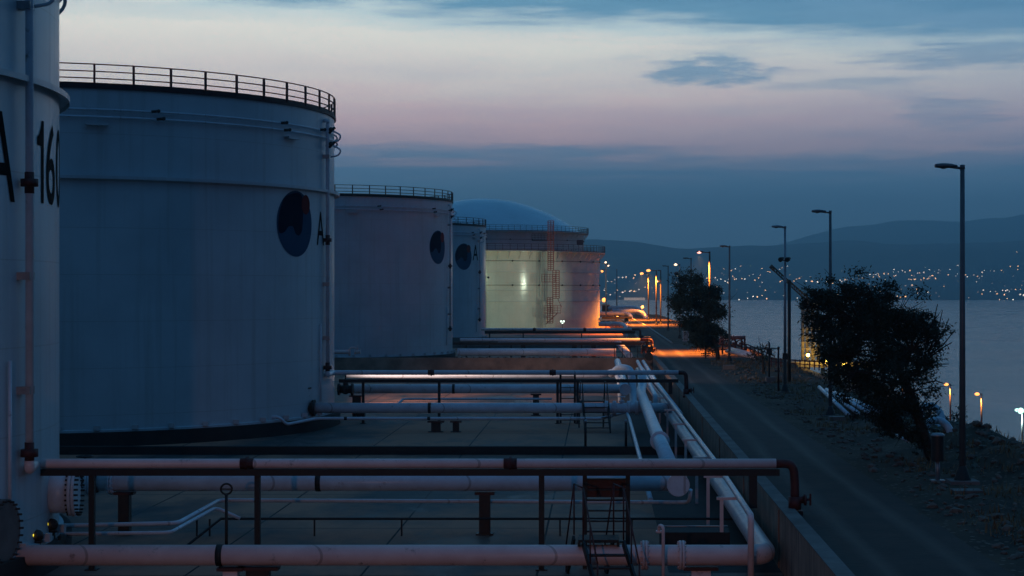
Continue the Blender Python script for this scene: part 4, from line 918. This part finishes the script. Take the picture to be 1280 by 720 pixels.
# manifold platform on the brink, beyond the dense small tree
Ym = 165
T = empty('pipe_manifold', P(925, 440, Ym), 'rose-lit pipe manifold on legs with railing on the brink by the small tree', 'pipe manifold')
p, q_ = P(900, 422, Ym), P(932, 422, Ym)
MB().tube(fil([P(898, 430, Ym), P(902, 422, Ym), q_], .4), .17, 12).build('header', M['pinkst'], T)
b_ = MB()
for xp in (903, 911, 919, 927, 931): b_.bar(P(xp, 423, Ym), P(xp, 443, Ym), .16)
for yp in (431, 437): b_.bar(P(900, yp, Ym), P(933, yp, Ym), .12)
b_.build('frame', M['rust'], T)
for xp in (908, 917, 925): c0 = P(xp, 429, Ym-.5); MB().tube([c0+Vector((.3*cos(a), 0, .3*sin(a))) for a in [2*pi*k/14 for k in range(14)]], .06, 6, closed=True).tube([c0, c0+Vector((0, .5, 0))], .09, 8).build('handwheel', M['rust'], T)
b_ = MB()
for xp in range(933, 970, 5): yy = 430+(xp-933)*.42; b_.bar(P(xp, yy, Ym), P(xp, yy+8, Ym), .09)
for d_ in (0, 4): b_.bar(P(933, 430+d_, Ym), P(968, 445+d_, Ym), .09)
b_.build('railing', M['rust'], T)
for i in range(3):
    pipeline(['upper', 'middle', 'lower'][i]+' rose-lit pipe sliding down the bank below the manifold', [P(914-i*3, 436+i*1.5, 160-i*3), P(939+i*2, 442+i*2.4, 146-i*3)], .13, 'pink', .2, group='rose-lit pipes on the bank')
T = empty('boundary_fence', P(985, 452, 125), 'dark red rail fence along the brink behind the lamp with the bracket', 'fence')
b_ = MB()
for k in range(15): xp = 964+k*6; b_.bar(P(xp, 447+k*.4, 128), P(xp, 458+k*.5, 128), .08)
b_.build('posts', M['rust'], T)
MB().bar(P(962, 448, 128), P(1050, 454, 128), .08).bar(P(962, 452, 128), P(1050, 459, 128), .07).build('rails', M['rust'], T)

# loading-arm tower and boom at the jetty
Yt = 430
T = empty('loading_tower', P(1013, 450, Yt), 'lattice loading tower lit yellow from below, left of the windswept tree', 'loading tower')
for xp in (1003.5, 1009, 1016, 1023):
    b_ = MB(); b_.tube([P(xp, 456, Yt), P(xp, 377, Yt)], .42, 8).build('leg', M['pinkst'] if False else M['conc'], T)
b_ = MB()
for k in range(10):
    y = 380+k*8; b_.bar(P(1002, y, Yt-1), P(1025, y, Yt-1), .22)
    b_.bar(P(1009, y, Yt-1), P(1023, y+8, Yt-1), .16); b_.bar(P(1023, y, Yt-1), P(1009, y+8, Yt-1), .16)
b_.build('bracing', M['conc'], T)
MB().ball(P(1013, 377, Yt), 2.3, 2, (1, .8, .35)).build('head_frame', M['conc'], T)
T = empty('crane_boom', P(1012, 377, Yt-6), 'long slanting brown boom pointing up left from the loading tower', 'crane')
p, q_ = P(966, 335, Yt-6), P(1016, 380, Yt-6)
b_ = MB()
for o_ in ((0, -.5, .35), (0, .5, .35), (0, 0, -.45)): b_.tube([p+Vector(o_), q_+Vector(o_)*1.4], .16, 6)
for k in range(16): t_ = k/16; a = p.lerp(q_, t_); c0 = p.lerp(q_, (k+1)/16); b_.bar(a+Vector((0, -.5, .35)), c0+Vector((0, 0, -.45)), .12); b_.bar(a+Vector((0, 0, -.45)), c0+Vector((0, -.5, .35)), .12)
b_.build('boom', M['bark'], T)
MB().tube([p+Vector((-.6, 0, .5)), p+Vector((.4, 0, -.4))], .5, 8).build('boom_tip', M['bark'], T)
T = empty('jetty', P(1040, 462, Yt), 'dark jetty deck on piles below the loading tower', 'jetty')
a, c0 = P(985, 452, Yt), P(1110, 452, Yt); MB().box(a.x, c0.x, Yt-4, Yt+6, a.z-1.2, a.z).build('deck', M['conc'], T)
for k in range(7): X = a.x+1+(c0.x-a.x-2)*k/6; MB().tube([(X, Yt, -20), (X, Yt, a.z-1.2)], .5, 8).build('pile', M['conc'], T)
for xp, yp, e, lab in ((1010, 444, 1500, 'yellow lamp at the foot of the loading tower'), (1032, 452, 900, 'small yellow lamp on the jetty right of the loading tower'), (1055, 456, 900, 'yellow lamp on the jetty seen through the windswept tree')):
    c0 = P(xp, yp, Yt-4.5); c1 = P(xp, 452, Yt-4.4); T = empty('jetty_lamp', c0, lab, 'lamp', 'jetty lamps')
    MB().ball(c0, .42, 2).build('bulb', emit('yellow_lamp', (1, .62, .10), 14, False), T); MB().bar(c0, (c0.x, c0.y, c0.z-1.2), .15).build('bracket', M['dark'], T)
    ld = bpy.data.lights.new('jetty_light', 'POINT'); ld.energy = e*1.1; ld.color = (1, .58, .08); ld.shadow_soft_size = .4; lo = bpy.data.objects.new('jetty_light', ld); COL.objects.link(lo); lo.parent = T; lo.location = (0, -1.2, .8)

# lit process area at the end of the road
Yp = 425
for i, (x0, x1, yp, r_, mm, lab) in enumerate(((748, 776, 405, .40, 'pink', 'upper orange lit pipe at the end of the row, right of the lit tank'), (748, 778, 399, .32, 'pink', 'orange lit pipe behind the upper one, right of the lit tank'), (748, 783, 392, .45, 'pipe', 'dark topped pipe crossing to the white elbows at the road end'))):
    Y = 300+i*45; a = P(x0, yp, Y); c0 = P(x1, yp, Y); pipeline(lab, [a, c0, c0+Vector((.8, -3, -.3)), c0+Vector((1.2, -8, -2.2))], r_, mm, 1.2)
pipeline('curved white pipe elbow arching down at the end of the road', [P(765, 389, 400), P(796, 389, 400), P(806, 393, 396), P(809, 402, 392)], .55, 'pipe', 2.2)
pipeline('second curved white elbow just behind at the road end', [P(760, 386, 415), P(790, 384, 415), P(802, 388, 412), P(806, 397, 408)], .5, 'pipe', 2.2)
rack('black rack beam right of the broad lit tank', 330, PX(752, 330), PX(790, 330), 1.1, [PX(770, 330)], h=.5)
for i, (xp, yp, w, h, lab) in enumerate(((757, 382, 9, 12, 'dark cube shed with glowing roof edge right of the lit tank'), (768, 384, 12, 6, 'small pale shed in orange light behind the dark cube shed'), (781, 385, 10, 4, 'low pale shed in orange light near the white elbows'))):
    Y = 440; c0 = P(xp, yp+h, Y); T = empty('shed', c0, lab, 'shed', 'lit sheds at the end of the road'); ww = w*Y/F/2; hh = h*Y/F
    MB().box(c0.x-ww, c0.x+ww, Y-2, Y+2, -1.8, c0.z+hh).build('wall', M['plaster'] if i else M['found'], T)
    MB().box(c0.x-ww-.2, c0.x+ww+.2, Y-2.2, Y+2.2, c0.z+hh+.003, c0.z+hh+.3).build('roof', M['galv'], T)
for xp, yp, Y, e, s_, lab in ((755, 375, 436, 500, .55, 'orange lamp above the dark cube shed'), (772, 397, 384, 2600, .35, 'orange lamp among the pipes right of the lit tank'), (803, 384, 398, 5200, .35, 'orange lamp over the white elbows')):
    c0 = P(xp, yp, Y); T = empty('yard_lamp', c0, lab, 'lamp', 'orange lamps of the far yard'); MB().ball(c0, s_, 2).build('bulb', lit_sodium, T); MB().bar(c0, (c0.x, c0.y+.1, -1.6), .14).build('post', M['dark'], T)
    ld = bpy.data.lights.new('yard_light', 'SPOT'); ld.spot_size = radians(150); ld.energy = e*.3; ld.color = sod; ld.shadow_soft_size = .4; lo = bpy.data.objects.new('yard_light', ld); COL.objects.link(lo); lo.parent = T; lo.location = (0, -1.2, .9)
# warning disc by the road end
T = empty('round_sign', P(783, 400, 300), 'dark round sign on a post in front of the orange lit road end', 'sign')
c0 = P(783, 400, 300); MB().tube([c0, c0+Vector((0, .06, 0))], .38, 20).build('disc', M['dark'], T); MB().bar(c0+Vector((0, .1, 0)), (c0.x, c0.y+.1, 0), .09).build('post', M['galv'], T)

# ------------------------------------------------------------------ TREES
def tree(label, base, Y, clumps, nleaf, leaf, forks, twigs, tr, dep=1.1, group=None, name='tree', wind=0.0):
    base = Vector(base); T = empty(name, base, label, 'tree', group); rnd = random.Random(len(clumps)*13)
    k_ = Y/F; cl = [(P(x, y, Y)+Vector((0, rnd.uniform(-dep, dep), 0)), r*k_) for x, y, r in clumps]
    tk = MB(); fk = [P(*f, Y) for f in forks]; path = [base+Vector((0, 0, -.2))]+fk
    tk.tube(fil(path, .5), tr, 10, radii=None if len(fil(path, .5)) < 2 else [tr*(1.25-.75*i/(len(fil(path, .5))-1)) for i in range(len(fil(path, .5)))])
    tk.build('trunk', M['bark'], T)
    br = MB()
    for c0, r in cl:
        s_ = min(fk, key=lambda f: (f-c0).length+ (.8 if f.z > c0.z else 0)); mid = s_.lerp(c0, .5)+Vector((rnd.uniform(-.2, .2), rnd.uniform(-.2, .2), rnd.uniform(0, .25)))
        br.tube([s_, mid, c0], .04, 6, radii=[tr*.38, tr*.22, .012])
        for j in range(11):
            e = c0+Vector((rnd.gauss(0, 1), rnd.gauss(0, 1), rnd.gauss(0, 1)))*r*.85; br.tube([mid.lerp(c0, .6), e], .01, 4, radii=[.022, .006])
    for (a, b2, c2) in twigs: 
        p0, p1, p2 = P(*a, Y), P(*b2, Y), P(*c2, Y); br.tube([p0, p1, p2], .01, 4, radii=[.035, .024, .014])
    br.build('branches', M['bark'], T)
    cr = MB()
    for c0, r in cl:
        subs = [(c0+Vector((rnd.gauss(0, .62), rnd.gauss(0, .7), rnd.gauss(0, .58)))*r, r*rnd.uniform(.2, .5)) for _ in range(9)]
        for i in range(int(nleaf*(r/k_/25)**2)):
            sc, sr = rnd.choice(subs); v = Vector((rnd.gauss(0, 1), rnd.gauss(0, 1), rnd.gauss(0, .8)))
            p = sc+v*sr*.66+Vector((-1, 0, .28))*(r*wind*(rnd.random()**2.2)*(1+abs(rnd.gauss(0, .5)))); a = Vector((rnd.gauss(0, 1), rnd.gauss(0, 1), rnd.gauss(0, 1))).normalized(); b3 = a.orthogonal().normalized(); s2 = leaf*rnd.uniform(.5, 1.3)
            b3.rotate(Matrix.Rotation(rnd.random()*6.28, 3, a)); n3 = a.cross(b3)
            cr.poly([p-b3*s2, p+n3*s2*.32, p+b3*s2, p-n3*s2*.32])
    cr.build('crown', M['leaf'], T)
    return T
tree('large dark windswept tree leaning left on the verge beside the tallest lamp', (PX(1166, 63), 63, .25), 63,
    [(1028, 372, 20), (1055, 366, 18), (1040, 392, 24), (1075, 385, 26), (1108, 382, 26), (1128, 390, 20), (1092, 408, 34), (1128, 418, 32), (1152, 405, 16), (1166, 424, 16), (1172, 404, 10), (1044, 420, 18), (1062, 440, 26), (1098, 448, 36), (1136, 450, 32), (1022, 398, 12), (1028, 445, 12), (1068, 476, 24), (1106, 486, 34), (1142, 484, 24), (1090, 510, 15), (1122, 518, 20), (1146, 512, 16), (1052, 462, 16), (1160, 452, 16), (1128, 540, 16), (1148, 536, 14), (1152, 556, 9), (1112, 528, 14), (1080, 362, 10), (1012, 382, 9), (1118, 372, 12)],
    2500, .072, [(1160, 560), (1148, 520), (1132, 480), (1118, 450), (1095, 425), (1075, 405), (1140, 440)],
    [((1160, 440), (1172, 415), (1178, 388)), ((1160, 440), (1178, 420), (1186, 398)), ((1158, 450), (1176, 436), (1190, 428)), ((1156, 462), (1174, 455), (1186, 455)), ((1158, 420), (1168, 398), (1172, 380)), ((1150, 480), (1170, 476), (1182, 480)), ((1160, 445), (1180, 430), (1194, 412)), ((1150, 510), (1166, 508), (1174, 500)), ((1030, 390), (1014, 380), (1006, 372)), ((1060, 372), (1050, 358), (1040, 352)), ((1090, 372), (1086, 360), (1078, 352))], .17, wind=.48)
tree('dense small dark tree beside the road, in front of the far lit lamps', (PX(898, 155), 155, 0), 155,
    [(868, 364, 18), (884, 372, 17), (862, 382, 16), (880, 395, 22), (870, 405, 15), (894, 396, 17), (888, 418, 17), (899, 412, 12), (893, 432, 10), (853, 374, 8), (856, 357, 8), (900, 384, 10), (850, 390, 5), (875, 352, 8), (880, 425, 10), (895, 365, 8)],
    6500, .125, [(897, 440), (893, 425), (886, 405), (878, 390), (870, 375)], [], .16, wind=.5)
tree('small dark shrub on the brink, left of the lamp with the bracket', (PX(955, 130), 130, -.2), 130, [(952, 442, 12), (944, 447, 9), (960, 448, 9), (955, 434, 6), (938, 444, 5)], 500, .12, [(954, 452), (953, 446)], [], .10, .6, name='shrub')
tree('small orange lit bush on the brink behind the tall lamp pole', (PX(1196, 85), 85, -1.5), 85, [(1196, 520, 9), (1190, 523, 6), (1203, 512, 4)], 500, .07, [(1196, 528), (1196, 522)], [], .04, .4, name='shrub')
tree('scrubby bush on the brink at the right edge under the brilliant quay lamp', (PX(1265, 62), 62, -1.0), 62, [(1252, 566, 8), (1268, 575, 9), (1260, 570, 7), (1280, 584, 9)], 260, .06, [(1262, 584), (1262, 576)], [((1258, 575), (1266, 562), (1272, 556)), ((1250, 572), (1248, 560), (1246, 552))], .04, .4, name='shrub')

# ------------------------------------------------------------------ FAR SHORE LIGHTS
rnd = random.Random(5)
warm_pt = emit('town_light_amber', (1, .52, .22), 4.5, False); white_pt = emit('town_light_white', (1, .86, .70), 3.6, False); dim_pt = emit('town_light_dim', (1, .66, .45), 1.3, False)
protos = {}
def town_light(xp, yp, r, kind):
    Y = 4402; hit = None
    while Y < 6990:
        X = PX(xp, Y); z = hill1(X, Y)+1.0
        if VY-(z-CZ)*F/Y <= yp: hit = (X, Y, z); break
        Y += 8
    if not hit: return
    mt, lab, grp = {'w': (white_pt, 'tiny white light of the town on the far shore', 'white town lights on the far shore'), 'a': (warm_pt, 'tiny amber light of the town on the far hillside', 'amber town lights on the far shore'), 'd': (dim_pt, 'faint amber light of the town on the far hillside', 'faint town lights on the far shore')}[kind]
    if kind not in protos: protos[kind] = MB().ball((0, 0, 0), 1, 1).mesh('town_light', mt)
    o = bpy.data.objects.new('town_light', protos[kind]); COL.objects.link(o); o.location = hit; o.scale = (r, r, r); setp(o, lab, 'light', grp)
strings = [((915, 352), (985, 333), 16), ((975, 350), (1040, 352), 12), ((1040, 352), (1130, 338), 24), ((1085, 345), (1170, 340), 18), ((1135, 352), (1200, 335), 16), ((1200, 345), (1275, 335), 16), ((1225, 366), (1280, 360), 12), ((1100, 372), (1160, 366), 9), ((885, 350), (920, 346), 10), ((925, 372), (960, 371), 6), ((755, 352), (800, 347), 14), ((760, 368), (800, 360), 10), ((1130, 355), (1170, 348), 10), ((900, 342), (930, 330), 7), ((1250, 372), (1280, 368), 6)]
for a, c0, n in strings:
    for k in range(n):
        t_ = (k+rnd.random())/n; town_light(a[0]+(c0[0]-a[0])*t_+rnd.gauss(0, 2), a[1]+(c0[1]-a[1])*t_+rnd.gauss(0, 2.2), rnd.uniform(1.0, 2.3), rnd.choice('aaawwd'))
for k in range(85):
    xp = rnd.uniform(754, 1285); town_light(xp, 338+36*rnd.random()**.8, rnd.uniform(.8, 1.7), rnd.choice('ddaw'))
town_light(1271, 315, 2.0, 'a')
# lit waterfront across the bay
T = empty('waterfront_building', P(792, 373, 4395), 'long low waterfront building glowing white on the far shore left of the lamps', 'building')
c0 = P(793, 374, 4396); MB().box(c0.x-26, c0.x+26, 4385, 4396, SEA-1, SEA+6).build('wall', emit('emissive_wall', (1, .72, .55), .55, False), T)  # floodlighting put into the wall as its own glow
MB().box(c0.x-28, c0.x+28, 4383, 4398, SEA+6.05, SEA+7).build('roof', M['plaster'], T)
